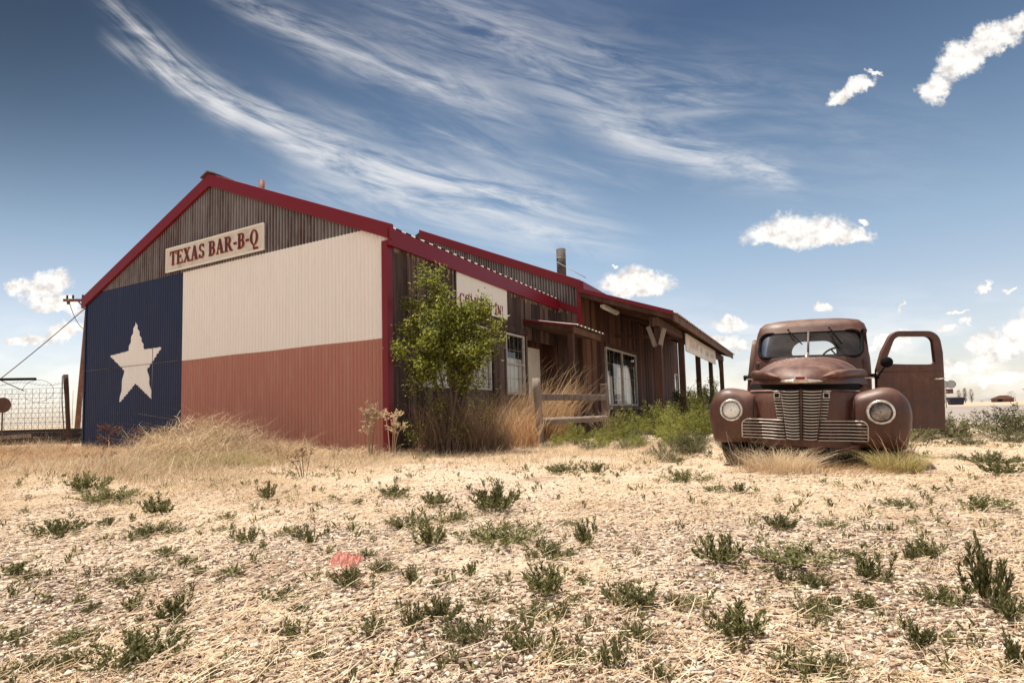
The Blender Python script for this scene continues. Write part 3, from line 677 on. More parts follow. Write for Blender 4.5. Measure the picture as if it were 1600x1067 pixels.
for i, (y, w) in enumerate(((6.55, .15), (9.25, .15), (11.9, .14), (14.55, .13), (17.45, .15))):
    b = MB(); b.box(2.49-w/2, y-w/2, 0, 2.49+w/2, y+w/2, 2.477)
    po = b.build('porch_post', M_TIMBER, barn, bevel=.01)
    if i in (0, 4):
        b = MB()
        b.beam((2.44, y-.09, 2.02), (2.29, y-.09, 2.50), .10, .045, up=(0, 1, 0)) if i == 0 else None
        b.beam((2.49, y+(.09 if i == 0 else -.09), 1.92), (2.49, y+(.50 if i == 0 else -.50), 2.48), .06, .10, up=(1, 0, 0))
        if i == 0: b.beam((2.55, y-.09, 2.05), (2.66, y-.09, 2.42), .09, .045, up=(0, 1, 0))
        b.build('brace', M_TIMBER if i else M_GREYWOOD, po)
b = MB(); b.beam((2.40, 6.55, 2.50), (2.40, 6.55, 2.50+.22), .16, .2, up=(0, 1, 0)); b.build('post_cap', M_TIMBER, barn)
b = MB(); b.beam((.70, 9.0, 2.70), (2.45, 9.0, 2.50), .05, .09); b.build('tie_beam', M_TIMBER, barn)
# light fitting under the porch roof
lf = empty('light_fitting', parent=barn)
b = MB(); b.box(1.05, 6.72, 3.13, 1.17, 7.95, 3.21); b.build('housing', M_CREAM, lf, bevel=.012)
b = MB(); b.tube([(1.11, 6.78, 3.118), (1.11, 7.9, 3.118)], .018); b.build('tube', M_WHITE, lf)
# stove pipes
b = MB(); b.tube([(-.15, 7.2, 3.9), (-.15, 7.2, 4.93)], .125, 20)
ch = b.build('chimney', simple('stovepipe_metal', (.075, .06, .058), .8, .1, .3, 5), barn)
b = MB(); b.tube([(-.15, 7.2, 4.66), (-.15, 7.2, 4.685)], .133, 20); b.tube([(-.2, 7.05, 4.55), (.75, 6.6, 3.9)], .008, 6); b.build('band', M_GALV, ch)
b = MB(); b.tube([(-4.2, 1.05, 4.9), (-4.2, 1.05, 5.47)], .055, 14); b.build('chimney', simple('rusty_vent_pipe', (.20, .06, .04), .7, .1), barn)

# ------------------------------------------------------------------ lettering
def stroke_poly(pts): return pts
def bar(x0, y0, x1, y1, w0, w1=None):
    """horizontal-thickness diagonal stroke"""
    w1 = w0 if w1 is None else w1
    return [(x0-w0/2, y0), (x0+w0/2, y0), (x1+w1/2, y1), (x1-w1/2, y1)]
def rect(x0, y0, x1, y1): return [(x0, y0), (x1, y0), (x1, y1), (x0, y1)]
def arcband(cx, cy, rx, ry, tx, ty, a0, a1, n=14):
    """elliptic band between outer radii and outer minus thickness"""
    out = []
    for i in range(n):
        t0 = a0+(a1-a0)*i/n; t1 = a0+(a1-a0)*(i+1)/n
        f = lambda t, r1, r2: (cx+r1*math.cos(t), cy+r2*math.sin(t))
        out.append([f(t0, rx-tx, ry-ty), f(t0, rx, ry), f(t1, rx, ry), f(t1, rx-tx, ry-ty)])
    return out
T, H, S = .20, .07, .06      # thick, hairline, serif height
PI = math.pi
def glyph(c):
    g = []
    def serif(x, y, w=.34): g.append(rect(x-w/2, y, x+w/2, y+S))
    def stem(x, w=T, s=.36): g.append(rect(x-w/2, 0, x+w/2, 1)); serif(x, 0, s); serif(x, 1-S, s)
    if c == 'T': stem(.38, T, .34); g.append(rect(.02, .92, .74, 1)); g.append(rect(.02, .74, .07, .95)); g.append(rect(.69, .74, .74, .95)); return g, .76
    if c == 'E': stem(.17); g += [rect(.1, .93, .64, 1), rect(.59, .76, .64, .97), rect(.1, 0, .66, .07), rect(.61, .03, .66, .26), rect(.2, .47, .48, .54), rect(.45, .38, .49, .63)]; return g, .70
    if c == 'X': g += [bar(.62, 0, .18, 1, .24), bar(.14, 0, .62, 1, .08)]; serif(.14, 0, .26); serif(.63, 0, .32); serif(.18, 1-S, .34); serif(.62, 1-S, .26); return g, .80
    if c == 'A': g += [bar(.62, 0, .38, 1, .24, .2), bar(.12, 0, .36, 1, .08), rect(.2, .3, .55, .37)]; serif(.12, 0, .26); serif(.62, 0, .34); return g, .82
    if c == 'S':
        g += arcband(.30, .74, .26, .26, .15, .07, .25, PI*1.5); g += arcband(.30, .265, .28, .265, .17, .07, -PI*.95, PI*.5)
        g += [rect(.50, .72, .54, .98), rect(.02, .02, .06, .30)]; return g, .62
    if c in 'BR':
        stem(.17); g += [rect(.1, .93, .36, 1), rect(.2, .48, .36, .55)]; g += arcband(.36, .74, .27, .26, .19, .07, -PI/2, PI/2)
        if c == 'B': g += [rect(.1, 0, .36, .07)]; g += arcband(.36, .275, .30, .275, .20, .07, -PI/2, PI/2); return g, .72
        g.append(bar(.66, 0, .40, .5, .22)); serif(.68, 0, .28); return g, .82
    if c in 'OQC':
        a0, a1 = (0, 2*PI) if c != 'C' else (.22*PI, 1.78*PI)
        g += arcband(.38, .5, .37, .51, .19, .06, a0, a1, 26)
        if c == 'Q': g += [bar(.36, -.02, .36, -.18, .10), rect(.32, -.30, .76, -.18)]
        if c == 'C': g += [rect(.63, .70, .68, .98), rect(.63, .04, .68, .26)]
        return g, .80
    if c == '-': return [rect(.03, .36, .33, .49)], .38
    if c == 'I': stem(.18); return g, .38
    if c == 'N': g += [bar(.14, 0, .14, 1, .07), bar(.62, 0, .14, 1, .26, .26), bar(.66, 0, .66, 1, .07)]; serif(.14, 0, .26); serif(.10, 1-S, .22); serif(.66, 1-S, .26); return g, .82
    if c == 'M': g += [bar(.12, 0, .12, 1, .07), bar(.48, 0, .16, 1, .20), bar(.48, 0, .78, 1, .07), bar(.80, 0, .80, 1, .20)]; serif(.12, 0, .26); serif(.80, 0, .34); serif(.10, 1-S, .24); serif(.80, 1-S, .34); return g, .98
    if c == '!': return [[(.11, .28), (.15, .28), (.22, 1), (.04, 1)], rect(.06, 0, .20, .14)], .26
    return [], .34
def text_mb(s, h, wscale=1.0, depth=.004, slant=0.0, track=.05):
    b = MB(); x = 0; k = 0; w_tot = 0
    for c in s:
        g, adv = glyph(c)
        for poly in g:
            k += 1; dd = depth+.00025*(k % 9)
            b.prism([((x+px*1.0+py*slant)*h*wscale, py*h) for px, py in poly], 'y', -dd, 0)
        x += adv+track
    return b, x*h*wscale
def letters(s, h, wscale, depth, m_, parent, loc, nm='letter'):
    x = 0; k = 0
    for c in s:
        g, adv = glyph(c)
        if g:
            b = MB()
            for poly in g:
                k += 1; b.prism([(px*h*wscale, py*h) for px, py in poly], 'y', -depth-.00025*(k % 9), 0)
            b.build(nm, m_, parent, loc=(loc[0]+x*h*wscale, loc[1], loc[2]))
        x += adv+.05
# sign on the gable
def sign(name, x0, z0, w, h_, face, label, mat_board=M_SIGN, y=0.0, frame=True, t=.03):
    """board with local x to the reader's right; face 'front' or 'side' of the barn"""
    if face == 'front': loc = BW(x0, y, z0); rz = -YAW
    else: loc = BW(x0, y, z0); rz = -YAW+PI/2
    s = empty(name, loc, (0, 0, rz), label, 'sign')
    b = MB(); b.box(0, -t, 0, w, 0, h_); b.build('board', mat_board, s, bevel=.003)
    if frame:
        b = MB(); q = .028
        for (xa, xb, za, zb) in ((0, w, h_-q, h_+.006), (0, w, -.006, q)):
            n = 4
            for i in range(n): b.box(xa+(xb-xa)*i/n+.004, -t-.008, za, xa+(xb-xa)*(i+1)/n-.004, -t+.001, zb)
        b.box(-.006, -t-.0085, .0, q*.7, -t+.001, h_); b.box(w-q*.7, -t-.0085, 0, w+.006, -t+.001, h_)
        b.build('frame', M_SIGN2, s)
    return s
s1 = sign('restaurant_sign', -5.57, 3.50, 2.87, .475, 'front', 'long cream sign reading TEXAS BAR-B-Q high on the corrugated gable', y=-.03)
b, wt = text_mb('TEXAS BAR-B-Q', .27, 1.0, slant=.0); k = 2.62/wt
letters('TEXAS BAR-B-Q', .27, k, .010, M_LETTER, s1, (.13, -.03, .125))
letters('TEXAS BAR-B-Q', .27, k, .004, M_LSHADE, s1, (.142, -.030, .108), 'letter_shadow')
# come on in sign on the side wall
s2 = sign('welcome_sign', .035, 2.50, 1.88, .64, 'side', 'white board reading COME ON IN! on the plank wall above the bush', M_SIGN2, y=1.79, frame=False, t=.025)
b, wt = text_mb('COME ON IN!', .20, .76, .005); k = 1.76/wt*.76
letters('COME ON IN!', .185, k, .005, M_LETTER2, s2, (.07, -.025, .065))
# faded sign under the porch eave
s3 = sign('faded_porch_sign', 2.61, 2.14, 5.6, .50, 'side', 'faded pale sign hanging along the porch eave between the posts', M_SIGN, y=9.2, frame=False, t=.03)
rg = random.Random(5)
def scrib(x0, n, h_, m_, nm, w=.05):
    b = MB()
    for i in range(n):
        x = x0+i*w*1.9; b.box(x, -.033, .16, x+w*.45, -.0305, .16+h_*rg.uniform(.7, 1)); z = .16+h_*rg.choice((0, .45, .85)); b.box(x+w*.2, -.0335, z, x+w*1.2, -.0302, z+.03)
    b.build(nm, m_, s3)
scrib(.55, 11, .22, M_FADED, 'faded_red_writing', .07); scrib(2.35, 4, .20, M_FADEDG, 'faded_grey_writing'); scrib(3.35, 8, .17, M_FADEDG, 'faded_grey_writing', .05); scrib(4.4, 8, .17, M_FADEDG, 'faded_grey_writing', .05)

# ------------------------------------------------------------------ rail fence by the door
rf = empty('rail_fence', (.45, 9.66, 0), (0, 0, 0), 'short weathered split rail fence with two posts and two rails beside the straw grass', 'fence')
def rough_post(p, q, r, seed, n=10):
    rg = random.Random(seed); p, q = Vector(p), Vector(q); pts = []; rs = []
    for i in range(7):
        t = i/6; pts.append(p.lerp(q, t)+Vector((rg.uniform(-.006, .006), rg.uniform(-.006, .006), 0))); rs.append(r*rg.uniform(.92, 1.06))
    b = MB(); b.tube(pts, rs, n); return b
rough_post((.02, 0, -.05), (-.035, 0, 1.16), .072, 1).build('post', M_GREYWOOD, rf)
b = MB(); b.box(-.07, -.06, -.05, .07, .06, 1.11); o = b.build('post', M_GREYWOOD, rf, bevel=.012, loc=(1.46, 1.62, 0), rot=(0, R(-2), R(-30)))
b = MB(); b.beam((.03, .03, .83), (1.44, 1.58, .83), .05, .115); b.build('rail', M_GREYWOOD, rf, bevel=.012)
rough_post((.03, .03, .40), (1.44, 1.58, .41), .062, 5, 7).build('rail', M_GREYWOOD, rf)
b = MB(); b.tube([(-.07, -.02, .84), (.05, -.03, .86)], .004, 5); b.build('nail', M_WIRE, rf)
# ------------------------------------------------------------------ the old truck
truck = empty('pickup_truck', (2.578, 5.0, -.005), (0, R(2.4), -R(31)), 'rusty red brown 1940s style pickup truck parked facing the camera with its door open', 'truck')
def catmull(P, n):
    P = [Vector(p) for p in P]; out = []
    for i in range(len(P)-1):
        p0 = P[max(i-1, 0)]; p1 = P[i]; p2 = P[i+1]; p3 = P[min(i+2, len(P)-1)]
        for k in range(n):
            t = k/n
            out.append(.5*((2*p1)+(-p0+p2)*t+(2*p0-5*p1+4*p2-p3)*t*t+(-p0+3*p1-3*p2+p3)*t**3))
    out.append(P[-1]); return out
def interp(x, xs, ys): return float(np.interp(x, xs, ys))
# fender outline seen from the front (closed), x outward
OUT = catmull([(.36, .22), (.345, .40), (.35, .56), (.40, .655), (.50, .70), (.62, .728), (.72, .705), (.795, .62), (.825, .50), (.815, .36), (.79, .23), (.775, .19)], 5)
BOT = [(.70, .19), (.60, .195), (.50, .20), (.43, .205)]
def fender_rows(sx):
    C0 = Vector((.585, .44)); rows = []
    ys = [(-.012, .03), (-.010, .30), (-.004, .50), (.006, .66), (.024, .80), (.05, .90), (.09, .96), (.14, .992), (.20, 1.0), (.28, 1.0)]
    ring = [Vector((p.x, p.y)) for p in OUT]+[Vector(p) for p in BOT]
    nout = len(OUT)
    for y, s in ys:
        # lower skirt sweeps back a little, upper part domes
        rows.append([(sx*(C0.x+(p.x-C0.x)*s), y+.10*max(0, (C0.y-(C0.y+(p.y-C0.y)*s)))**1.0*.6+.05*max(0, p.x-.62)*s, C0.y+(p.y-C0.y)*s) for p in ring])
    open_rows = []
    for y in (.28, .36, .44, .52, .60, .70, .80, .90, 1.0, 1.12, 1.25, 1.38, 1.52):
        top = interp(y, (.28, .6, .85, 1.0, 1.15, 1.3, 1.52), (1.0, 1.0, .93, .83, .66, .46, .30))
        wid = interp(y, (.28, .7, 1.0, 1.52), (1.0, 1.0, .93, .78))
        d2 = .35**2-(y-.66)**2; arch = .27+math.sqrt(d2) if d2 > 0 else .19
        arch = min(arch, .56)
        row = []
        for i, p in enumerate(OUT):
            z = .19+(p.y-.19)*top; x = .35+(p.x-.35)*wid
            if p.x > .6: z = max(z, min(arch, .19+(.728-.19)*top-.02))
            row.append((sx*x, y+.05*max(0, p.x-.62), z))
        open_rows.append(row)
    return rows, open_rows, nout
fend = {}
for sx in (-1, 1):
    rows, orow, nout = fender_rows(sx)
    b = MB(); b.grid(rows, closeu=True); b.grid(orow)
    me = b.mesh('fender'); bm = bmesh.new(); bm.from_mesh(me); bmesh.ops.remove_doubles(bm, verts=bm.verts, dist=.0004)
    bmesh.ops.contextual_create
    bm.to_mesh(me); bm.free()
    o = link('fender', me, M_RUST, truck); fend[sx] = (o, BVHTree.FromPolygons([v.co.copy() for v in me.vertices], [tuple(p.vertices) for p in me.polygons]))
    sol = o.modifiers.new('sub', 'SUBSURF'); sol.levels = 1; sol.render_levels = 1
    # seam where the fender meets the nose
    pts = []
    for p in OUT[3:22]:
        pts.append((sx*(.40+(p.x-.585)*.02), .0, p.y))
    pts = []
    for k in range(14):
        z = .44+.235*k/13; hit = fend[sx][1].ray_cast(Vector((sx*.405, -1, z)), Vector((0, 1, 0)))
        if hit[0]: pts.append(hit[0]+Vector((0, -.001, 0)))
    if len(pts) > 3: b = MB(); b.tube(pts, .0035, 6); b.build('seam', M_DARK, o)
# nose shell between the fenders
def nose_y(x, z=.5):
    ax = abs(x)
    return -.065+.16*ax+.9*max(0, ax-.20)**1.6*1.3
b = MB()
rows = []
for k in range(9):
    z = .20+.495*k/8
    rows.append([(x, nose_y(x)+(.03 if k == 8 else 0)+.02*(abs(z-.5)), z) for x in np.linspace(-.46, .46, 47)])
b.grid(rows); ns = b.mesh('front_panel')
bm = bmesh.new(); bm.from_mesh(ns)
def ghw(z): return .168+(.232-.168)*(max(0, min(1, (z-.26)/.43)))
dele = [f for f in bm.faces if abs(f.calc_center_median().x) < .225 and abs(f.calc_center_median().x) < ghw(f.calc_center_median().z)-.005 and f.calc_center_median().z > .255]
bmesh.ops.delete(bm, geom=dele, context='FACES'); bm.to_mesh(ns); bm.free()
link('front_panel', ns, M_RUST, truck)
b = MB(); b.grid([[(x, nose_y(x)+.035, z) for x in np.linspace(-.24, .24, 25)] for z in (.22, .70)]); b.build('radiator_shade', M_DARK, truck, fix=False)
# main grille
gr = empty('grille', parent=truck)
for sx in (-1, 1):
    n = 17
    b = MB()
    for i in range(n):
        z = .268+(.690-.268)*i/(n-1); xi, xo = .012, ghw(z)*.70
        pts = [(sx*(xi+(xo-xi)*t), nose_y(xi+(xo-xi)*t)-.012, z-.006*math.sin(t*PI)) for t in np.linspace(0, 1, 7)]
        b.tube(pts, .0066, 6)
    for i in range(7, n):
        z = .268+(.690-.268)*i/(n-1)
        if i == n-2 or i == n-1 and False: continue
        xi, xo = ghw(z)*.74, ghw(z)*1.0
        b.tube([(sx*xi, nose_y(xi)-.010, z), (sx*xo, nose_y(xo)-.008, z)], .0062, 6)
    b.build('bars', M_BAR, gr)
    b = MB()
    for zz in (0,):
        b.tube([(sx*ghw(.26)*.72, nose_y(.13)-.008, .255), (sx*ghw(.70)*.72, nose_y(.165)-.008, .70)], .006, 6)
    b.build('divider', M_RUST, gr)
    xc, zc = .196, .652
    b = MB(); y0 = nose_y(xc)-.022
    for (xa, xb, za, zb) in ((-.026, .026, .018, .026), (-.026, .026, -.026, -.018), (-.026, -.018, -.018, .018), (.018, .026, -.018, .018)):
        b.box(sx*xc+xa, y0, zc+za, sx*xc+xb, y0+.012, zc+zb)
    q = b.build('square_lamp_bezel', M_BAR, gr, bevel=.002)
    b = MB(); b.box(sx*xc-.018, y0+.006, zc-.018, sx*xc+.018, y0+.012, zc+.018); b.build('lens', M_DARK, q)
b = MB(); b.tube([(0, nose_y(0)-.022, .25), (0, nose_y(0)-.022, .705)], .0085, 8); b.build('centre_rib', M_RUST, gr)
# lower side grilles, following the fender skin
for sx in (-1, 1):
    bv = fend[sx][1]; bvn = BVHTree.FromPolygons([v.co.copy() for v in ns.vertices], [tuple(p.vertices) for p in ns.polygons])
    def fy(x, z):
        ys = []
        for tr in (bv, bvn):
            h_ = tr.ray_cast(Vector((x, -1, z)), Vector((0, 1, 0)))
            if h_[0]: ys.append(h_[0].y)
        return min(ys) if ys else nose_y(x)
    def sm(pts):
        ys = [min(fy(x, z), .05) for x, z in pts]
        for _ in range(3): ys = [ys[max(i-1, 0)]*.25+ys[i]*.5+ys[min(i+1, len(ys)-1)]*.25 for i in range(len(ys))]
        return [(x, y-.014, z) for (x, z), y in zip(pts, ys)]
    b = MB(); xo = .50; zs = [.262+(.432-.262)*i/6 for i in range(7)]
    for i, z in enumerate(zs):
        xe = xo if i < 5 else (xo-.008 if i == 5 else xo-.055); xi = ghw(z)*.76
        b.tube(sm([(sx*(xi+(xe-xi)*t), z-.004*(1-t)) for t in np.linspace(0, 1, 12)]), .0058, 6)
    pts = [(sx*xo, zs[0]+.0+(.375-.262)*t) for t in np.linspace(0, 1, 6)]+[(sx*(xo-.055+.055*math.cos(a)), .377+.055*math.sin(a)) for a in np.linspace(.2, PI/2, 6)]
    b.tube(sm(pts), .0065, 6)
    sg_ = b.build('side_grille', M_BAR, truck)
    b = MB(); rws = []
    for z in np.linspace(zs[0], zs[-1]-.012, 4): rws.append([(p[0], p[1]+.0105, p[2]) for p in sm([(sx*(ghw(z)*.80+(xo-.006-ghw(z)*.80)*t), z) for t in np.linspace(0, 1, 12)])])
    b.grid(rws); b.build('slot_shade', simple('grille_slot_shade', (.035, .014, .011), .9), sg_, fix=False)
# headlights
for sx in (-1, 1):
    hx, hz = sx*.592, .512
    hit = fend[sx][1].ray_cast(Vector((hx, -1, hz)), Vector((0, 1, 0)))[0]; yb = (hit.y if hit else 0)
    hl = empty('headlight', parent=truck, loc=(hx, yb, hz))
    b = MB(); rows = []
    for (r, y) in ((.100, .03), (.105, -.012), (.101, -.028), (.092, -.034), (.082, -.030), (.079, -.018)):
        rows.append([(r*math.cos(t), y, r*math.sin(t)) for t in np.linspace(0, 2*PI, 40, endpoint=False)])
    b.grid(rows, closeu=True); b.build('rim', M_CHROME, hl)
    b = MB(); rows = []
    for i in range(8):
        a = i/7*PI/2*.96; rows.append([(.080*math.cos(a)*math.cos(t), -.016-.016*math.sin(a), .080*math.cos(a)*math.sin(t)) for t in np.linspace(0, 2*PI, 32, endpoint=False)])
    b.grid(rows, closeu=True); b.build('lens', M_LENS if sx < 0 else M_LENS2, hl)
    b = MB(); rows = [[(r*math.cos(t), y, r*math.sin(t)) for t in np.linspace(0, 2*PI, 32, endpoint=False)] for (r, y) in ((.0835, -.0325), (.0785, -.0335))]
    b.grid(rows, closeu=True); b.build('gasket', M_BLACK, hl)
# hood
def hood_pt(s, u):
    """s 0..1 along the hood (front to back), u -1..1 across"""
    y = -.10+1.30*s
    w = .50*(1-(1-min(1, (s+.0)/.80))**2.4)**.5 if s < .80 else .50
    w = max(w, .02)+.045*s
    zb = .752+.02*s*0+.012*math.sin(s*PI)
    zc = interp(s, (0, .03, .08, .16, .3, .5, .75, 1.0), (.785, .835, .880, .925, .975, 1.020, 1.060, 1.088))
    a = abs(u)**3.0
    z = zb+(zc-zb)*(max(0, 1-a))**.66+.010*math.exp(-(u/.05)**2)*min(1, s*4)
    return Vector((w*u, y, z))
b = MB(); rows = []
svals = [0, .006, .015, .03, .05, .08, .12, .17, .23, .3, .38, .46, .55, .64, .73, .82, .91, 1.0]
for s in svals:
    rows.append([hood_pt(s, u) for u in [math.sin(q*PI/2) for q in np.linspace(-1, 1, 49)]])
b.grid(rows)
hood = b.build('hood', M_RUST, truck, fix=False)
so = hood.modifiers.new('thick', 'SOLIDIFY'); so.thickness = .012; so.offset = -1
bvh = BVHTree.FromPolygons([tuple(v) for r in rows for v in r], [(i*49+k, i*49+k+1, (i+1)*49+k+1, (i+1)*49+k) for i in range(len(rows)-1) for k in range(48)])
def hood_z(x, y):
    h_ = bvh.ray_cast(Vector((x, y, 3)), Vector((0, 0, -1))); return h_[0].z if h_[0] else .77
def hood_front(x, z):
    h_ = bvh.ray_cast(Vector((x, -2, z)), Vector((0, 1, 0))); return h_[0] if h_[0] else Vector((x, 0, z))
# long pressed bulges low on both hood sides
for sx in (-1, 1):
    b = MB(); rws = []
    for i in range(20):
        t = i/19; s = .045+.74*t
        p = hood_pt(s, sx*.95); cr = .044*min(1, (t*8))**.5*(1-.2*t); row = []
        for k in range(13):
            a = PI*(k/12-.0); row.append((p.x+sx*.030*math.sin(a)-sx*.010, p.y-.036*math.sin(a)*(1-.6*t), p.z+.040-cr*math.cos(a)))
        rws.append(row)
    b.grid(rws); b.build('hood_side_bulge', M_RUST, hood)
    b = MB(); p = hood_pt(.74, sx*.97); b.box(p.x+sx*.018-.045, p.y-.03, p.z+.012, p.x+sx*.018+.045, p.y-.022, p.z+.024); b.build('side_badge', M_CHROME, hood, bevel=.002)
# emblem bar on the hood lip
hb = empty('emblem', parent=truck)
b = MB(); rws = []
for i in range(31):
    x = -.172+.344*i/30; p = hood_front(x, .785); yy = min(p.y, .10); e = max(0, 1-(abs(x)/.172)**4)**.5
    hgt = .013*e+.002+.006*math.exp(-(x/.08)**2); zc = .778-.0*abs(x)
    rws.append([(x, yy-.004, zc-hgt), (x, yy-.020*e-.004, zc-hgt*.6), (x, yy-.024*e-.004, zc), (x, yy-.018*e-.004, zc+hgt*.7), (x, yy+.004, zc+hgt)])
b.grid(rws); b.build('bar', M_CHROME, hb)
b = MB(); b.prism([(-.055, .783), (.055, .783), (.052, .808), (.034, .822), (.012, .829), (-.012, .829), (-.034, .822), (-.052, .808)], 'y', -.137, -.095)
q = b.build('badge', M_CHROME, hb, bevel=.004)
b = MB(); b.box(-.036, -.141, .790, .036, -.1375, .814); b.build('badge_enamel', M_REDENAMEL, q, bevel=.003)
# ornament at the rear top of the hood
b = MB(); oz = hood_z(0, .92)
b.tube([(0, .80, oz-.035), (0, .84, oz-.005), (0, .90, oz+.022), (0, .97, oz+.035), (0, 1.04, oz+.03)], [.004, .018, .022, .016, .004], 12)
b.build('hood_ornament', M_CHROME, truck)
# dark mouth under the hood lip, upper radiator shell
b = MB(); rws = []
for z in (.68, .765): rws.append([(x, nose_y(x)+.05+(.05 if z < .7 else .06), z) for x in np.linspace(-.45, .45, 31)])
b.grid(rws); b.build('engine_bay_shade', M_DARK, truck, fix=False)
b = MB(); rws = []
for (dy, z) in ((0, .693), (.02, .705), (.09, .712)): rws.append([(x, nose_y(x)+dy+.018, z-.02*max(0, abs(x)-.25)) for x in np.linspace(-.45, .45, 31)])
b.grid(rws); b.build('nose_ledge', M_RUST, truck, fix=False)
b = MB()
for sx in (-1, 1):
    b.hexa([(sx*.30, .20, .35), (sx*.49, .25, .35), (sx*.49, 1.25, .30), (sx*.35, 1.25, .30), (sx*.30, .20, .70), (sx*.42, .28, .70), (sx*.50, 1.25, .775), (sx*.42, 1.25, .775)])
b.build('engine_side', M_RUST, truck)
# cab shell
def cab_ring(z, n=96):
    hw = interp(z, (.28, .5, .80, .95, 1.08, 1.25, 1.40, 1.47, 1.515, 1.545, 1.56, 1.565), (.585, .600, .600, .597, .592, .580, .558, .535, .49, .36, .18, .02))
    yf = interp(z, (.28, .95, 1.06, 1.10, 1.40, 1.47, 1.515, 1.545, 1.56, 1.565), (1.16, 1.16, 1.17, 1.19, 1.34, 1.375, 1.44, 1.55, 1.70, 1.86))
    yb = interp(z, (.28, 1.0, 1.40, 1.47, 1.515, 1.545, 1.56, 1.565), (2.42, 2.42, 2.34, 2.30, 2.22, 2.12, 2.02, 1.90))
    yc, d = (yf+yb)/2, (yb-yf)/2; out = []
    for k in range(n):
        t = 2*PI*k/n; c, s = math.cos(t), math.sin(t); e = 2/5.0
        x = hw*math.copysign(abs(c)**e, c); y = yc+d*math.copysign(abs(s)**e, s)
        if s < 0: y -= .045*max(0, (1-abs(x)/hw))*(-s)
        out.append((x, y, z))
    return out
b = MB(); zs = list(np.linspace(.28, 1.40, 15))+[1.435, 1.47, 1.495, 1.515, 1.53, 1.545, 1.553, 1.56, 1.565]
b.grid([cab_ring(z) for z in zs], closeu=True)
b.f.append(tuple(range(96))); b.m.append(0); b.sm.append(False)
n0 = (len(zs)-1)*96; b.f.append(tuple(n0+i for i in range(96))); b.m.append(0); b.sm.append(True)
cab = b.build('cab', M_RUST, truck)
so = cab.modifiers.new('thick', 'SOLIDIFY'); so.thickness = .035; so.offset = -1
def rounded(x0, x1, z0, z1, r, n=8, rs=None):
    rs = rs or [r]*4; out = []
    for (cx, cz, a0, rr) in ((x1-rs[0], z0+rs[0], -PI/2, rs[0]), (x1-rs[1], z1-rs[1], 0, rs[1]), (x0+rs[2], z1-rs[2], PI/2, rs[2]), (x0+rs[3], z0+rs[3], PI, rs[3])):
        for k in range(n+1):
            a = a0+PI/2*k/n; out.append((cx+rr*math.cos(a), cz+rr*math.sin(a)))
    return out
WS = rounded(-.50, .50, 1.085, 1.375, .07, rs=[.08, .09, .09, .08])
RW = rounded(-.26, .26, 1.20, 1.385, .07, rs=[.03, .15, .15, .03])
def cutter(poly, axis, a0, a1):
    b = MB(); b.prism(poly, axis, a0, a1); me = b.mesh('cut'); o = bpy.data.objects.new('cut', me); COL.objects.link(o); o.parent = truck; return o
cuts = [cutter(WS, 'y', .8, 1.62), cutter(RW, 'y', 2.0, 2.8), cutter(rounded(1.36, 2.08, .38, 1.40, .1, rs=[.05, .16, .10, .05]), 'x', .3, .9),
        cutter(rounded(1.45, 2.02, 1.06, 1.34, .07), 'x', -.9, -.3)]
for c in cuts:
    md = cab.modifiers.new('b', 'BOOLEAN'); md.object = c; md.operation = 'DIFFERENCE'; md.solver = 'EXACT'
bpy.context.view_layer.update(); dg = bpy.context.evaluated_depsgraph_get()
nm = bpy.data.meshes.new_from_object(cab.evaluated_get(dg)); cab.modifiers.clear(); cab.data = nm
for p in nm.polygons: p.use_smooth = True
nm.set_sharp_from_angle(angle=R(38))
for c in cuts: bpy.data.objects.remove(c)
cabbv = BVHTree.FromPolygons([v.co.copy() for v in nm.vertices], [tuple(p.vertices) for p in nm.polygons])
def cab_front_y(x, z):
    hw = interp(z, (.28, .5, .80, .95, 1.08, 1.25, 1.40), (.585, .600, .600, .597, .592, .580, .558))
    yf = interp(z, (.28, .95, 1.06, 1.10, 1.40, 1.47), (1.16, 1.16, 1.17, 1.19, 1.34, 1.375)); yb = 2.40; yc = (yf+yb)/2; d = (yb-yf)/2
    c = min(.999, abs(x)/hw)**2.5; s = (1-c*c)**.5
    return yc-d*s**.4-.045*max(0, 1-abs(x)/hw)*s
wsx = [(x, cab_front_y(x, z)-.004, z) for x, z in WS]
b = MB(); b.tube(wsx, .016, 8, closed=True); b.tube([(x*.965, y+.004, 1.2375+(z-1.2375)*.93) for x, y, z in wsx], .007, 6, closed=True)
wsc = b.build('windscreen', M_BLACK, truck)
for sx in (-1, 1):
    b = MB(); rws = []
    for i in range(9):
        z = 1.085+.29*i/8; rws.append([(sx*x, cab_front_y(x, z)+.012, z) for x in np.linspace(.008, .49, 12)])
    b.grid(rws); b.build('pane', M_GLASS, wsc, fix=False)
b = MB(); b.tube([(0, cab_front_y(0, 1.085)-.006, 1.085), (0, cab_front_y(0, 1.375)-.006, 1.375)], .011, 8); b.build('centre_bar', simple('pillar_paint', (.10, .07, .06), .5), wsc)
b = MB(); b.tube([(x, 2.44 if z < 1.21 else 2.42-(z-1.21)*.3, z) for x, z in RW], .010, 6, closed=True); b.build('rear_window_seal', M_BLACK, truck)
# cowl line and drip rail
b = MB(); b.tube([(x, cab_front_y(x, .98)-.002, .86+.22*max(0, 1-(abs(x)/.55)**2.6)) for x in np.linspace(-.55, .55, 33)], .004, 6); b.build('cowl_seam', M_DARK, truck)
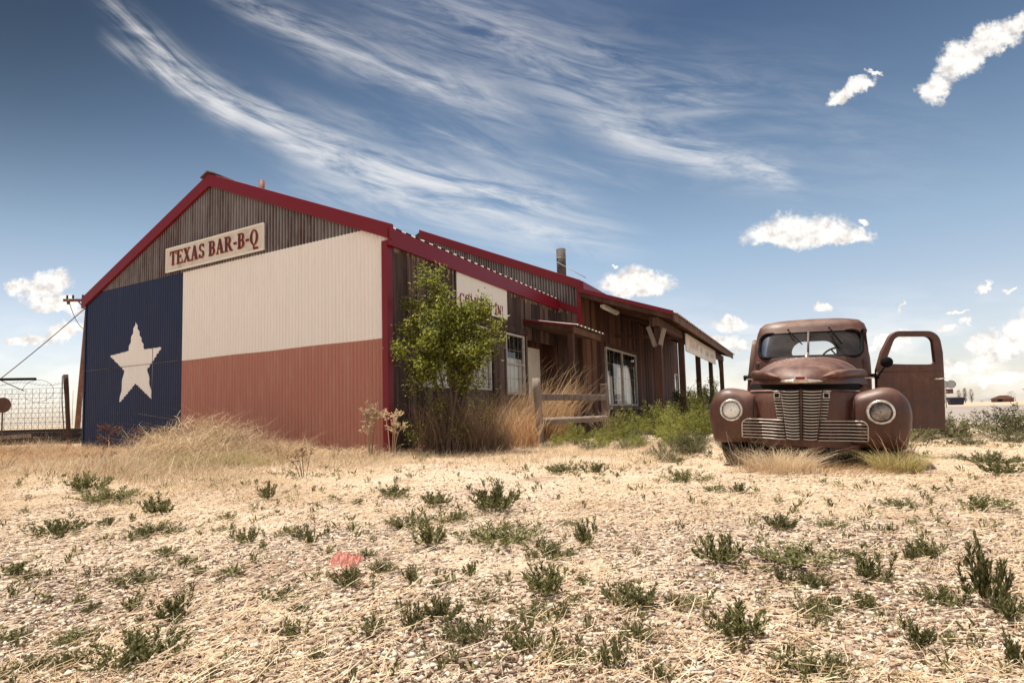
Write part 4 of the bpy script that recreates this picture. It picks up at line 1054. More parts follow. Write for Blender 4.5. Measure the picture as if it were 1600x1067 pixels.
# wipers
for x0, x1 in ((-.20, -.075), (.20, .315)):
    wp = empty('wiper', parent=truck)
    y0 = cab_front_y(abs(x0), 1.40)-.03
    b = MB(); b.tube([(x0, y0-.01, 1.405), (x0+(x1-x0)*.55, y0-.06, 1.31)], .005, 6); b.tube([(x0, y0+.02, 1.405), (x0, y0-.018, 1.405)], .010, 8); b.build('arm', M_BLACK, wp)
    b = MB(); b.beam((x0+(x1-x0)*.15, y0-.045, 1.375), (x1, y0-.115, 1.215) if x0 > 0 else (x1+.02, y0-.11, 1.225), .014 if x0 > 0 else .009, .016 if x0 > 0 else .009); b.build('blade', M_BLACK, wp)
# doors
def door_mesh(th=.035):
    L_ = .65
    outer = [(0, .33)]+[(L_, .33), (L_, .90)]+[(L_-.006, 1.12)]
    outer += [(L_-.022-.13+.13*math.cos(a), 1.215+.13*math.sin(a)) for a in np.linspace(.1, PI/2, 8)]
    outer += [(.235-.12*math.sin(a), 1.225+.12*math.cos(a)) for a in np.linspace(0, 1.15, 7)]
    outer += [(.055, 1.13), (.0, .93)]
    inner = [(L_-.085, 1.02)]+[(L_-.10-.075+.075*math.cos(a), 1.215+.075*math.sin(a)) for a in np.linspace(0, PI/2, 7)]
    inner += [(.25-.085*math.sin(a), 1.205+.085*math.cos(a)) for a in np.linspace(0, 1.2, 6)]
    inner += [(.105, 1.06), (.10, 1.02), (.125, 1.0), (.3, .995), (L_-.15, .995), (L_-.10, 1.0)]
    cu = bpy.data.curves.new('d', 'CURVE'); cu.dimensions = '2D'; cu.fill_mode = 'BOTH'; cu.extrude = th/2; cu.bevel_depth = .009; cu.bevel_resolution = 3; cu.offset = -.008
    for pl in (outer, inner):
        sp = cu.splines.new('POLY'); sp.points.add(len(pl)-1); sp.use_cyclic_u = True
        for q, p in zip(sp.points, pl): q.co = (p[0], p[1], 0, 1)
    o = bpy.data.objects.new('d', cu); COL.objects.link(o); bpy.context.view_layer.update()
    me = bpy.data.meshes.new_from_object(o.evaluated_get(bpy.context.evaluated_depsgraph_get())); bpy.data.objects.remove(o)
    me.transform(Matrix.Rotation(PI/2, 4, 'X')); 
    for p in me.polygons: p.use_smooth = True
    me.set_sharp_from_angle(angle=R(35)); me.materials.clear(); return me
dm = door_mesh()
for sx, ang in ((1, R(24)), (-1, None)):
    if sx == 1: d_ = empty('door', parent=truck, loc=(.615, 1.345, .005), rot=(0, 0, ang))
    else: d_ = empty('door', parent=truck, loc=(-.672, 1.36, .0), rot=(R(4), 0, R(90)))
    if sx == 1: d_['label'] = 'open front door swung wide'
    for z in (.45, .88): b = MB(); b.tube([(.0, .03*(-sx), z-.03), (.0, .03*(-sx), z+.03)], .014, 8); b.box(-.03, -.012, z-.02, .05, .024, z+.02); b.build('hinge', M_RUST, d_)
    o = link('panel', dm, M_RUST, d_)
    fy_ = -.032 if sx == 1 else .032
    b = MB(); b.tube([(.56, fy_*.6, .845), (.56, fy_*1.5, .845)], .010, 8); b.tube([(.53, fy_*1.5, .838), (.60, fy_*1.7, .848), (.64, fy_*1.5, .853)], [.006, .010, .004], 8); b.build('handle', M_CHROME, d_)
    b = MB(); b.tube([(.02, fy_*.86, .915), (.63, fy_*.86, .925)], .004, 6); b.build('belt_line', M_RUST, d_)
    if sx == 1:
        b = MB(); b.box(.02, .028, .36, .63, .032, .93); b.build('inner_panel', M_DARK, d_)
        b = MB(); b.tube([(.56+.05*math.cos(t), fy_*.84, .70+.07*math.sin(t)) for t in np.linspace(0, 2*PI, 16, endpoint=False)], .001, 5, closed=True); b.build('scuff', M_RUST, d_)
# mirror on its arm
mr = empty('mirror', parent=truck)
b = MB(); b.tube([(.625, 1.30, .86), (.66, 1.22, .92), (.70, 1.16, .985)], .008, 8); b.tube([(.60, 1.30, .86), (.645, 1.30, .86)], .014, 8); b.build('arm', M_BLACK, mr)
b = MB(); rws = [[(.705+r*math.cos(t), y, 1.01+r*math.sin(t)) for t in np.linspace(0, 2*PI, 24, endpoint=False)] for r, y in ((.002, 1.135), (.035, 1.138), (.052, 1.15), (.055, 1.165), (.052, 1.172), (.002, 1.173))]
b.grid(rws, closeu=True); b.build('shell', M_BLACK, mr)
b = MB(); b.tube([(-.60, 1.30, .86), (-.655, 1.27, .875)], .009, 8); b.tube([(-.655, 1.28, .89), (-.655, 1.25, .845)], [.022, .012], 8); b.build('mirror_stub', M_BLACK, truck)
# steering wheel, bench seat
b = MB(); cc = Vector((.30, 1.55, 1.07))
tl = R(55)
b.tube([cc+Vector((.19*math.cos(t), .19*math.sin(t)*math.cos(tl), .19*math.sin(t)*math.sin(tl))) for t in np.linspace(0, 2*PI, 32, endpoint=False)], .011, 8, closed=True)
for a in (0, 2.1, 4.2): b.tube([cc, cc+Vector((.19*math.cos(a), .19*math.sin(a)*math.cos(tl), .19*math.sin(a)*math.sin(tl)))], .008, 6)
b.tube([cc, cc+Vector((0, -.25, -.35))], .02, 8); b.build('steering_wheel', M_BLACK, truck)
b = MB(); b.box(-.52, 1.75, .38, .52, 2.28, .72); b.box(-.52, 2.16, .73, .52, 2.32, 1.16); b.build('seat', simple('cracked_seat_vinyl', (.05, .035, .03), .7), truck, bevel=.04)
b = MB(); b.box(-.54, 1.22, .85, .54, 1.40, 1.06); b.build('dashboard', simple('dash_paint', (.06, .03, .024), .6), truck, bevel=.03)
# wheels
def wheel(x, y, z=.30, r=.315, w=.17, flat=True):
    wh = empty('wheel', parent=truck, loc=(x, y, z))
    prof = [(.17, -.06), (.20, -.075), (.255, -.085), (.295, -.078), (r, -.05), (r+.004, 0), (r, .05), (.295, .078), (.255, .085), (.20, .075), (.17, .06)]
    b = MB(); b.grid([[(o_, rr*math.cos(t), rr*math.sin(t)) for t in np.linspace(0, 2*PI, 44, endpoint=False)] for rr, o_ in prof], closeu=True)
    for k in range(44):
        t = 2*PI*k/44
        for sx_ in (-1, 1): b.box(-.012+sx_*.035-.012, r-.003, -.012, -.012+sx_*.035+.020, r+.010, .012, mat=Matrix.Rotation(t, 4, 'X'))
    b.build('tyre', M_BLACK, wh)
    b = MB(); b.grid([[(o_, rr*math.cos(t), rr*math.sin(t)) for t in np.linspace(0, 2*PI, 32, endpoint=False)] for rr, o_ in ((.172, -.062), (.16, -.05), (.12, -.03), (.06, -.05), (.01, -.055), (.01, .055), (.06, .05), (.12, .03), (.16, .05), (.172, .062))], closeu=True); b.build('rim', M_RUST, wh)
for sx in (-1, 1): wheel(sx*.68, .64); wheel(sx*.66, 3.35)
# chassis, axle, added dark sheet, brackets
b = MB()
for sx in (-1, 1): b.box(sx*.26-.03, .12, .245, sx*.26+.03, 4.3, .33)
b.box(-.60, .60, .22, .60, .67, .29); b.box(-.60, 3.31, .25, .60, 3.40, .34); b.box(-.26, .13, .24, .26, .17, .30)
b.box(-.80, .98, -.02, .80, 1.0, .52); b.box(-.30, .30, .12, .30, .95, .24)  # wide sheet added to cut daylight under the truck, then the sump
b.build('chassis_and_dark_sheet', M_DARK, truck)
b = MB()
b.hexa([(.08, .02, .135), (.16, .02, .15), (.16, .14, .15), (.08, .14, .135), (.02, .0, .215), (.20, .02, .24), (.20, .14, .24), (.02, .14, .215)])
b.hexa([(-.30, .05, .17), (-.05, .0, .18), (-.05, .12, .18), (-.30, .12, .17), (-.32, .05, .225), (-.0, .0, .225), (-.0, .12, .225), (-.32, .12, .225)])
b.hexa([(.24, .06, .16), (.42, .08, .17), (.42, .14, .17), (.24, .14, .16), (.24, .05, .225), (.44, .07, .225), (.44, .14, .225), (.24, .14, .225)])
b.build('lower_apron', M_RUST, truck, bevel=.006)
b = MB(); b.box(.215, .02, .16, .275, .045, .235); b.box(.232, .012, .178, .258, .021, .204); b.build('bumper_bracket', simple('bracket_steel', (.10, .06, .05), .6, .2), truck, bevel=.003)
b = MB()
for sx in (-1, 1): b.hexa([(sx*.52, 1.45, .24), (sx*.72, 1.45, .24), (sx*.72, 2.75, .24), (sx*.52, 2.75, .24), (sx*.52, 1.45, .27), (sx*.72, 1.45, .27), (sx*.72, 2.75, .27), (sx*.52, 2.75, .27)])
b.build('running_board', M_RUST, truck, bevel=.01)
b = MB()
b.box(-.52, 2.52, .50, .52, 4.30, .54); b.box(-.55, 2.50, .50, -.521, 4.30, .90); b.box(.521, 2.50, .50, .55, 4.30, .90); b.box(-.52, 2.50, .541, .52, 2.53, .92); b.box(-.52, 4.27, .541, .52, 4.30, .90)
b.build('cargo_bed', M_RUST, truck, bevel=.008)
for sx in (-1, 1):
    b = MB(); rws = []
    for y in np.linspace(2.88, 3.85, 16):
        t = (y-3.35)/.48; h_ = .30+.40*max(0, 1-t*t)**.5
        rws.append([(sx*(.54+.22*math.sin(a)), y, .28+(h_-.28)*max(.0, math.cos(a)) if a > 0 else h_) for a in np.linspace(0, PI/2, 10)])
    b.grid(rws); b.build('rear_fender', M_RUST, truck)
# ------------------------------------------------------------------ blades, leaves: numpy generators
RG = np.random.default_rng(11)
def blades(base, height, lean, width, droop=.35, seg=3, rng=RG, jit=.05):
    """base (n,3); height (n,), lean (n,2) horizontal offset of tip; returns V,F of ribbons"""
    n = len(base); az = rng.uniform(0, 2*np.pi, n); wv = np.stack([np.cos(az), np.sin(az), np.zeros(n)], -1)*width[:, None]/2
    Vs = []
    for k in range(seg+1):
        t = k/seg; c = base.copy()
        c[:, :2] += lean*(t**1.6); c[:, 2] += height*(t-droop*t**3*.5)
        if k: c += rng.normal(0, 1, (n, 3))*jit*(np.abs(height)[:, None]+.03)*[1, 1, .5]
        ww = wv*(1-t)**.7 if k < seg else wv*.08
        Vs += [c-ww, c+ww]
    V = np.stack(Vs, 1).reshape(-1, 3); m_ = 2*(seg+1); b = np.arange(n)[:, None]*m_
    F = np.concatenate([b+np.array([2*k, 2*k+1, 2*k+3, 2*k+2]) for k in range(seg)], 0)
    return V, F
def leaves(pos, dirs, length, width, rng=RG, fold=.25):
    """pos (n,3) leaf base; dirs (n,3) unit; leaf = 4-vertex lancet quad, slightly folded"""
    n = len(pos); r = rng.normal(size=(n, 3)); sd = np.cross(dirs, r); sd /= np.linalg.norm(sd, axis=1)[:, None]+1e-9; up = np.cross(sd, dirs)
    L = length[:, None]; W = width[:, None]
    a = pos; b = pos+dirs*L*.45+sd*W/2+up*W*fold; c = pos+dirs*L-up*L*.12; d = pos+dirs*L*.45-sd*W/2+up*W*fold
    V = np.stack([a, b, c, d], 1).reshape(-1, 3); F = np.arange(n)[:, None]*4+np.array([0, 1, 2, 3])
    return V, F
def merge(lst):
    Vs, Fs, o = [], [], 0
    for V, F in lst: Vs.append(V); Fs.append(F+o); o += len(V)
    return np.concatenate(Vs), np.concatenate(Fs)
def unit(v): return v/(np.linalg.norm(v, axis=-1, keepdims=True)+1e-9)

# ------------------------------------------------------------------ loose pebbles on the near ground
def pebbles():
    n = 62000
    y = .95+3.6*RG.random(n)**1.9; x = (RG.random(n)*2-1)*(.35+y*1.05)
    patch = np.sin(x*1.9+1)*np.sin(y*2.3+.5)+np.sin(x*4.1-y*3.1)*.5; keep = RG.random(n) < np.clip(.78+patch*.28+.25*(y < 1.9), .30, 1)
    x, y = x[keep], y[keep]; n = len(x); z = gz(x, y)
    s = .0034+.0080*RG.random(n)**2.6
    octa = np.array([(1, 0, 0), (.3, 1, .1), (-1, .2, 0), (-.2, -1, 0), (.1, .1, .75), (0, 0, -.6)])
    V = octa[None]*s[:, None, None]*RG.uniform(.65, 1.35, (n, 6, 3)); a = RG.uniform(0, 6.28, n); c, s_ = np.cos(a)[:, None], np.sin(a)[:, None]
    V = np.stack([V[..., 0]*c-V[..., 1]*s_, V[..., 0]*s_+V[..., 1]*c, V[..., 2]], -1)+np.stack([x, y, z+s*.2], -1)[:, None]
    F = (np.arange(n)[:, None, None]*6+np.array([(0, 1, 4), (1, 2, 4), (2, 3, 4), (3, 0, 4), (1, 0, 5), (2, 1, 5), (3, 2, 5), (0, 3, 5)])[None]).reshape(-1, 3)
    tag(link('gravel', np_mesh('gravel', V.reshape(-1, 3), F), M_PEBBLE), 'loose pale pebbles scattered over the near ground', 'gravel', kind='stuff')
pebbles()
# ------------------------------------------------------------------ straw litter lying on the ground
def litter():
    n = 95000
    y = 1.0+9.5*RG.random(n)**1.55; x = (RG.random(n)*2-1)*(.4+y*1.05)
    clump = np.sin(x*1.3+.6*y+2)+np.sin(x*2.7-y*1.9)*.7+np.sin(5.1*x+3.7*y)*.45
    right = (x > .1*y-.1)*.5
    keep = RG.random(n) < np.clip(.22+.24*clump+right*.8+.45*(y > 2.7), .06, 1); x, y = x[keep], y[keep]; n = len(x)
    a = np.where(RG.random(n) < .22, RG.normal(.5, .5, n), RG.uniform(0, 6.28, n)); L = RG.uniform(.02, .11, n)*(.8+.12*y); w = RG.uniform(.0008, .0020, n)*(.75+.16*y)
    d = np.stack([np.cos(a), np.sin(a)], -1); s = np.stack([-d[:, 1], d[:, 0]], -1)
    z0 = gz(x, y)+RG.uniform(.002, .014, n); tilt = RG.uniform(-.015, .03, n); bend = RG.normal(0, .12, n)
    Vs = []
    for t in (0, .5, 1):
        px = x+d[:, 0]*L*(t-.5)+s[:, 0]*bend*L*(t-.5)**2*4; py = y+d[:, 1]*L*(t-.5)+s[:, 1]*bend*L*(t-.5)**2*4
        pz_ = z0+tilt*t
        Vs += [np.stack([px-s[:, 0]*w/2, py-s[:, 1]*w/2, pz_], -1), np.stack([px+s[:, 0]*w/2, py+s[:, 1]*w/2, pz_+.0008], -1)]
    V = np.stack(Vs, 1).reshape(-1, 3); b = np.arange(n)[:, None]*6
    F = np.concatenate([b+np.array([0, 1, 3, 2]), b+np.array([2, 3, 5, 4])])
    tag(link('straw_litter', np_mesh('straw', V, F), M_STRAW), 'broken pale straw lying over the gravel', 'straw', kind='stuff')
litter()
# ------------------------------------------------------------------ dry grass along the barn
def barn_xy(x, y):
    c, s = math.cos(YAW), math.sin(YAW); return BC.x+x*c+y*s, BC.y-x*s+y*c
def grass_patch(n, xf, yf, hf, m_, name, label, lean=(.1, -.02), ls=.10, w=.0045, world=False, droop=.35, clump=True):
    X = RG.uniform(*xf, n); Y = RG.uniform(*yf, n)
    if not world: X, Y = barn_xy(X, Y)
    if clump:
        k = np.sin(X*2.1+.3)*np.sin(Y*2.7+1)+.6*np.sin(X*5.3+Y*4.1); keep = RG.random(n) < np.clip(.62+.34*k, .12, 1); X, Y = X[keep], Y[keep]
    n = len(X); H = hf(X, Y)*RG.uniform(.45, 1.15, n)
    base = np.stack([X, Y, gz(X, Y)-.01], -1)
    wl = np.where(RG.random(n) < .3, 2.6, 1.0)[:, None]; H = np.where(RG.random(n) < .06, H*1.9, H)
    ln = np.array(lean)[None]*H[:, None]*2+RG.normal(0, ls, (n, 2))*(.4+H[:, None]*2)*wl
    V, F = blades(base, H, ln, RG.uniform(.5, 1.4, n)*w, droop)
    return tag(link(name, np_mesh(name, V, F), m_), label, 'dry grass', kind='stuff')
grass_patch(36000, (-10.5, .9), (-3.6, .0), lambda X, Y: .13+.12*np.clip(np.sin(X*1.1)+.3, 0, 1)*(X < -3), M_STRAW, 'dry_grass', 'pale dry grass along the foot of the flag painted gable', w=.0075)
grass_patch(22000, (-13.5, -4.8), (-5.0, .4), lambda X, Y: .13+.05*np.sin(X*1.7+Y), M_STRAWG, 'dry_grass', 'matted tan grass in front of the blue panel on the left', lean=(.3, -.1), ls=.35, w=.0075)
grass_patch(7000, (-12.5, -3.0), (-4.0, -.3), lambda X, Y: .14+0*X, M_DEADP, 'dry_grass', 'brown stalks mixed into the tan grass at the left', lean=(.3, 0), ls=.4, w=.008)
grass_patch(26000, (-.1, 4.2), (-1.3, 2.6), lambda X, Y: .10+0*X, M_STRAW, 'dry_grass', 'short pale grass between the barn corner and the rail fence', lean=(.1, 0), ls=.08, w=.0045)
grass_patch(30000, (-7.5, 6.5), (2.9, 8.0), lambda X, Y: .04+0*X, M_STRAWG, 'dry_grass', 'sparse short straw stubble across the middle of the lot', ls=.12, w=.004, world=True)
grass_patch(26000, (-7.5, -1.3), (3.5, 6.6), lambda X, Y: .07+.04*np.sin(X*3+Y*2), M_STRAW, 'dry_grass', 'flattened straw mat with scattered stalks at the left middle ground', lean=(.5, -.1), ls=.25, w=.0038, world=True)
grass_patch(9000, (-7.5, -1.6), (3.5, 6.8), lambda X, Y: .06+.03*np.sin(X*3+Y*2), M_DEADP, 'dry_grass', 'brown matted stalks among the straw at the left', lean=(.5, -.1), ls=.3, w=.0042, world=True)
def bits():
    n = 42000; y = 1.0+8*RG.random(n)**1.3; x = (RG.random(n)*2-1)*(.4+y*1.05); k = np.sin(2.3*x+y)*np.sin(1.9*y-x)+.5*np.sin(6*x+5*y)
    keep = RG.random(n) < np.clip(.4+.4*k, .05, 1); x, y = x[keep], y[keep]; n = len(x)
    V, F = leaves(np.stack([x, y, gz(x, y)+.004], -1), unit(np.stack([RG.normal(size=n), RG.normal(size=n), RG.uniform(-.05, .5, n)], -1)), RG.uniform(.008, .026, n)*(.7+.14*y), RG.uniform(.003, .008, n)*(.7+.14*y), RG)
    tag(link('leaf_litter', np_mesh('bits', V, F), M_DEAD), 'dark brown dead leaf bits scattered over the gravel', 'leaf litter', kind='stuff')
bits()
def mound(cx, cy, rx, ry, hh, n, m_, label, name='grass_mound', lean=(.5, .1), L=(.35, .75), w=.006, wild=.22):
    a = RG.uniform(0, 6.28, n); r = RG.random(n)**.5; X = cx+rx*r*np.cos(a); Y = cy+ry*r*np.sin(a)
    z = hh*(1-r**2)*RG.random(n)**.6; base = np.stack([X, Y, z+gz(X, Y)], -1); Ln = RG.uniform(*L, n)
    ln = np.array(lean)[None]*Ln[:, None]+RG.normal(0, wild, (n, 2)); V, F = blades(base, Ln*RG.uniform(-.1, .55, n), ln, RG.uniform(.5, 1.3, n)*w, .3, 4, jit=.22)
    return tag(link(name, np_mesh(name, V, F), m_), label, 'dry grass')
mound(-4.75, 8.35, .95, .75, .58, 2600, M_STRAW, 'tall pale mound of tangled straw heaped against the red panel near the blue edge', lean=(.35, .05), w=.012, wild=.38)
mound(-4.9, 8.5, .9, .7, .45, 900, M_DEADP, 'brown stalks tangled inside the tall straw mound', w=.012, wild=.4)
grass_patch(5200, (-4.2, -.1), (-.9, -.05), lambda X, Y: .24+.08*np.sin(X*3), M_STRAW, 'dry_grass', 'taller straw against the foot of the red panel', lean=(.15, -.05), ls=.2, w=.009)
grass_patch(2600, (-9.5, -.2), (-2.2, -.05), lambda X, Y: .20+.08*np.sin(X*3), M_DEAD, 'dry_grass', 'dark brown dead stems among the straw along the gable', lean=(.15, -.05), ls=.3, w=.008)
mound(-4.6, 7.6, .9, .6, .30, 2600, M_STRAW, 'lower straw heap in front of the tall straw mound')
mound(-6.9, 9.3, 1.2, .8, .10, 1800, M_STRAWG, 'low tan straw heap in front of the painted star', L=(.12, .35), w=.008)
mound(-9.6, 9.8, 1.2, .9, .16, 1800, M_STRAWG, 'brown straw heap at the far left below the wire fence')
mound(-3.7, 6.6, .8, .35, .10, 1500, M_STRAWY, 'low yellow green grass heap in front of the pale straw mound', L=(.2, .4))
# long upright dry stalks
def tuft(cx, cy, r, n, H, m_, name, label, lean=(.25, 0), spread=.35, w=.005, seg=4, droop=.25, group=None, rnd=.14):
    a = RG.uniform(0, 6.28, n); q = RG.random(n)**.6; X = cx+r*q*np.cos(a); Y = cy+r*q*np.sin(a)
    h = RG.uniform(*H, n); out = np.stack([np.cos(a)*q, np.sin(a)*q], -1)*spread*h[:, None]
    V, F = blades(np.stack([X, Y, gz(X, Y)-.01], -1), h, np.array(lean)[None]*h[:, None]+out+RG.normal(0, rnd, (n, 2))*h[:, None], RG.uniform(.6, 1.3, n)*w, droop, seg)
    return tag(link(name, np_mesh(name, V, F), m_), label, 'dry grass', group)
# tall golden straw behind the rail fence, leaning right
straw_spots = [(-.02, 10.45, .42, 620, (.5, 1.35), 'tall golden straw grass leaning right behind the left fence post'), (.62, 11.15, .42, 520, (.5, 1.40), 'tall golden straw grass leaning right behind the middle of the rails'),
               (-.45, 9.85, .40, 520, (.5, 1.2), 'golden straw grass between the leafy bush and the rail fence')]
for cx, cy, r, n, H, lb in straw_spots: tuft(cx, cy, r, n, H, M_STRAWG, 'straw_grass_clump', lb, lean=(.46, .14), spread=.25, w=.012, rnd=.16)
tuft(.35, 10.8, .8, 70, (1.3, 1.85), M_STRAWG, 'straw_grass_clump', 'scattered longest straw stalks rising above the clumps behind the fence', lean=(.42, .1), spread=.2, w=.011, rnd=.1)
# tufts at the truck's nose
tuft(2.20, 4.62, .24, 1700, (.05, .30), M_STRAW, 'straw_tuft', 'bushy pale straw tuft in front of the truck grille', lean=(.1, -.1), spread=.9, w=.0030, droop=.6, rnd=.5)
tuft(1.98, 4.75, .14, 130, (.12, .42), M_STRAW, 'straw_tuft', 'spiky pale straw tuft below the truck left headlight', lean=(-.1, 0), spread=.6, w=.003)
tuft(2.62, 4.62, .45, 900, (.05, .13), M_STRAWG, 'straw_tuft', 'low brown straw lying in the shade under the truck nose', lean=(.2, -.1), spread=.8, w=.0036)
tuft(3.10, 4.52, .15, 1100, (.14, .30), M_STRAWY, 'straw_tuft', 'yellow green grass tuft with tall stalks below the truck right headlight', lean=(.0, -.1), spread=.95, w=.0034, droop=.6, rnd=.3)
tuft(3.12, 4.55, .12, 16, (.32, .46), M_DEADP, 'straw_tuft', 'thick pale stalks standing in the yellow green tuft', lean=(-.15, 0), spread=.5, w=.010)
tuft(3.62, 5.6, .25, 420, (.16, .36), M_STRAWY, 'straw_tuft', 'yellow green grass tuft beside the truck behind its right fender', lean=(.25, 0), spread=.7, w=.005)

# ------------------------------------------------------------------ leafy plants
def plant_mesh(name, n_stem, leaves_per, H, spread, ll, lw, rng, up=.6, stem_w=.002, flat=.0):
    """a low herb: stems fanning out from one root, lancet leaves along them; unit height 1"""
    parts = []; lp, ld, l1, l2 = [], [], [], []
    for s in range(n_stem):
        a = rng.uniform(0, 6.28); o = rng.random()**.6*spread; h = H*rng.uniform(.55, 1.0)*(1-.35*o/spread)
        tip = np.array([math.cos(a)*o, math.sin(a)*o, h]); root = tip*np.array([.25, .25, 0]); mid = np.array([tip[0]*.75, tip[1]*.75, h*.45])
        P_ = lambda t: root*(1-t)**2+2*mid*t*(1-t)+tip*t*t
        for k in range(leaves_per):
            t = rng.uniform(.12, 1.0)**.8; p = P_(t); tg = unit(P_(min(1, t+.05))-P_(max(0, t-.05)))
            aa = rng.uniform(0, 6.28); q = unit(np.array([math.cos(aa), math.sin(aa), rng.uniform(-.1, .9)])); d = unit(tg*up*(1+t)+q)
            lp.append(p); ld.append(d); sc = rng.uniform(.6, 1.15)*(1.05-.45*t); l1.append(ll*sc); l2.append(lw*sc)
        b0 = root; 
        pts = [P_(t) for t in (0, .5, 1)]; v = []
        w_ = np.array([math.cos(a+1.57), math.sin(a+1.57), 0])*stem_w
        for i, p in enumerate(pts): v += [p-w_*(1-i*.35), p+w_*(1-i*.35)]
        parts.append((np.array(v), np.array([(0, 1, 3, 2), (2, 3, 5, 4)])))
    parts.append(leaves(np.array(lp), np.array(ld), np.array(l1), np.array(l2), rng))
    V, F = merge(parts); return np_mesh(name, V, F)
prng = np.random.default_rng(5)
weed_me = [plant_mesh('weed', 28, 28, 1.0, .80, .26, .060, prng, up=.7), plant_mesh('weed', 44, 22, .85, 1.0, .22, .052, prng, up=.55), plant_mesh('weed', 18, 34, 1.1, .70, .28, .062, prng, up=.8),
           plant_mesh('weed', 38, 24, .75, 1.05, .20, .066, prng, up=.45), plant_mesh('weed', 14, 40, 1.2, .72, .25, .064, prng, up=.65), plant_mesh('weed', 56, 22, .8, 1.05, .18, .050, prng, up=.55)]
for me in weed_me: me.materials.append(M_WEED)
sprout_me = [plant_mesh('sprout', 3, 12, 1.0, .30, .55, .13, prng, up=.9), plant_mesh('sprout', 5, 9, .9, .5, .50, .12, prng, up=.6)]
for me in sprout_me: me.materials.append(M_WEED)
WEEDS = [(-3.57,4.63,0.268,0.204),(-2.92,3.96,0.275,0.16),(-2.11,3.29,0.19,0.133),(-2.29,2.8,0.178,0.146),(-2.22,3.04,0.106,0.056),(-1.81,2.79,0.194,0.081),(-1.59,3.07,0.085,0.057),(-1.49,2.82,0.072,0.046),(-1.22,2.51,0.122,0.076),(-0.98,2.55,0.071,0.077),(-0.88,2.41,0.061,0.073),(-1.46,2.34,0.076,0.07),(-1.29,2.19,0.066,0.046),(-1.33,1.98,0.119,0.069),(-1.16,2.06,0.062,0.043),(-1.03,2.04,0.066,0.052),(-1.89,2.09,0.121,0.053),(-1.79,2.08,0.072,0.053),(-1.38,1.78,0.041,0.041),(-1.31,1.74,0.04,0.036),(-1.19,1.74,0.06,0.048),(-0.74,1.76,0.086,0.051),(-0.96,1.6,0.111,0.083),(-0.89,1.5,0.049,0.035),(-0.63,1.61,0.048,0.034),(-1.18,1.51,0.084,0.049),(-1.35,1.52,0.07,0.044),(-0.89,1.32,0.145,0.115),(-0.55,1.42,0.082,0.049),(-1.16,1.33,0.092,0.046),(-1.06,1.34,0.062,0.047),(-0.46,1.29,0.036,0.039),(-0.36,1.4,0.071,0.045),(-0.66,1.21,0.056,0.042),(-0.54,1.83,0.116,0.074),(-0.48,2.0,0.079,0.069),(-0.84,3.81,0.185,0.106),(-1.64,3.67,0.127,0.144),(-0.5,3.49,0.182,0.113),(-0.53,2.78,0.161,0.113),(-0.38,2.37,0.165,0.137),(-0.33,2.91,0.135,0.094),(-0.13,3.17,0.257,0.22),(-0.07,2.41,0.251,0.126),(-0.36,1.88,0.061,0.057),(-0.24,1.8,0.046,0.05),(-0.15,1.9,0.066,0.057),(-0.26,1.41,0.055,0.078),(-0.2,1.46,0.084,0.084),(-0.12,1.35,0.094,0.07),(-0.02,1.39,0.048,0.032),(0.46,5.14,0.25,0.167),(0.7,4.97,0.242,0.104),(0.26,2.79,0.09,0.045),(0.3,2.33,0.108,0.135),(0.12,2.16,0.15,0.088),(0.07,1.66,0.144,0.106),(0.04,1.5,0.087,0.052),(0.12,1.48,0.06,0.051),(0.2,1.8,0.042,0.046),(0.32,1.56,0.126,0.087),(0.29,1.35,0.07,0.062),(0.01,1.28,0.074,0.059),(0.09,1.23,0.064,0.057),(0.2,1.18,0.068,0.082),(0.29,1.16,0.054,0.047),(0.44,1.59,0.055,0.04),(0.49,1.57,0.065,0.047),(0.52,1.36,0.157,0.094),(1.37,3.8,0.11,0.079),(1.48,3.69,0.128,0.085),(1.35,4.35,0.252,0.151),(1.17,2.45,0.119,0.096),(1.39,2.49,0.104,0.052),(0.71,1.95,0.158,0.117),(0.97,1.95,0.203,0.117),(0.85,1.78,0.072,0.054),(0.82,1.88,0.054,0.033),(0.92,1.73,0.1,0.048),(0.78,1.5,0.087,0.073),(0.87,1.53,0.053,0.039),(0.59,1.15,0.106,0.08),(1.13,1.74,0.141,0.101),(1.21,2.03,0.07,0.042),(1.45,1.98,0.103,0.092),(1.36,1.95,0.056,0.068),(1.26,1.52,0.132,0.194),(1.17,1.55,0.09,0.081),(0.89,1.28,0.081,0.081),(1.0,1.32,0.046,0.034),(2.41,2.85,0.181,0.092),(4.08,4.76,0.331,0.099),(3.56,4.06,0.258,0.075),(2.05,2.98,0.138,0.062),(1.61,2.41,0.056,0.045),(1.21,1.39,0.08,0.097),(1.02,1.18,0.055,0.082),(0.76,1.13,0.039,0.026),(0.95,1.54,0.071,0.053),(-0.1,1.64,0.057,0.042),(-0.99,3.52,0.098,0.049),(-0.59,2.23,0.057,0.046)]
BIGLAB = {}
order = sorted(range(len(WEEDS)), key=lambda i: -WEEDS[i][1])
bands = [(0, 1.45, 'nearest row at the bottom edge of the photo'), (1.45, 1.75, 'second row from the bottom of the photo'), (1.75, 2.15, 'third row from the bottom of the photo'), (2.15, 2.75, 'fourth row up from the bottom of the photo'),
         (2.75, 3.6, 'fifth row up, in the straw of the middle ground'), (3.6, 9, 'farthest row, out toward the barn and truck')]
ordn = ['leftmost', 'second from left', 'third from left', 'fourth from left', 'fifth from left', 'sixth from left', 'seventh from left', 'eighth from left', 'ninth from left', 'tenth from left', 'eleventh from left', 'twelfth from left', 'thirteenth from left', 'fourteenth from left', 'fifteenth from left', 'sixteenth from left']
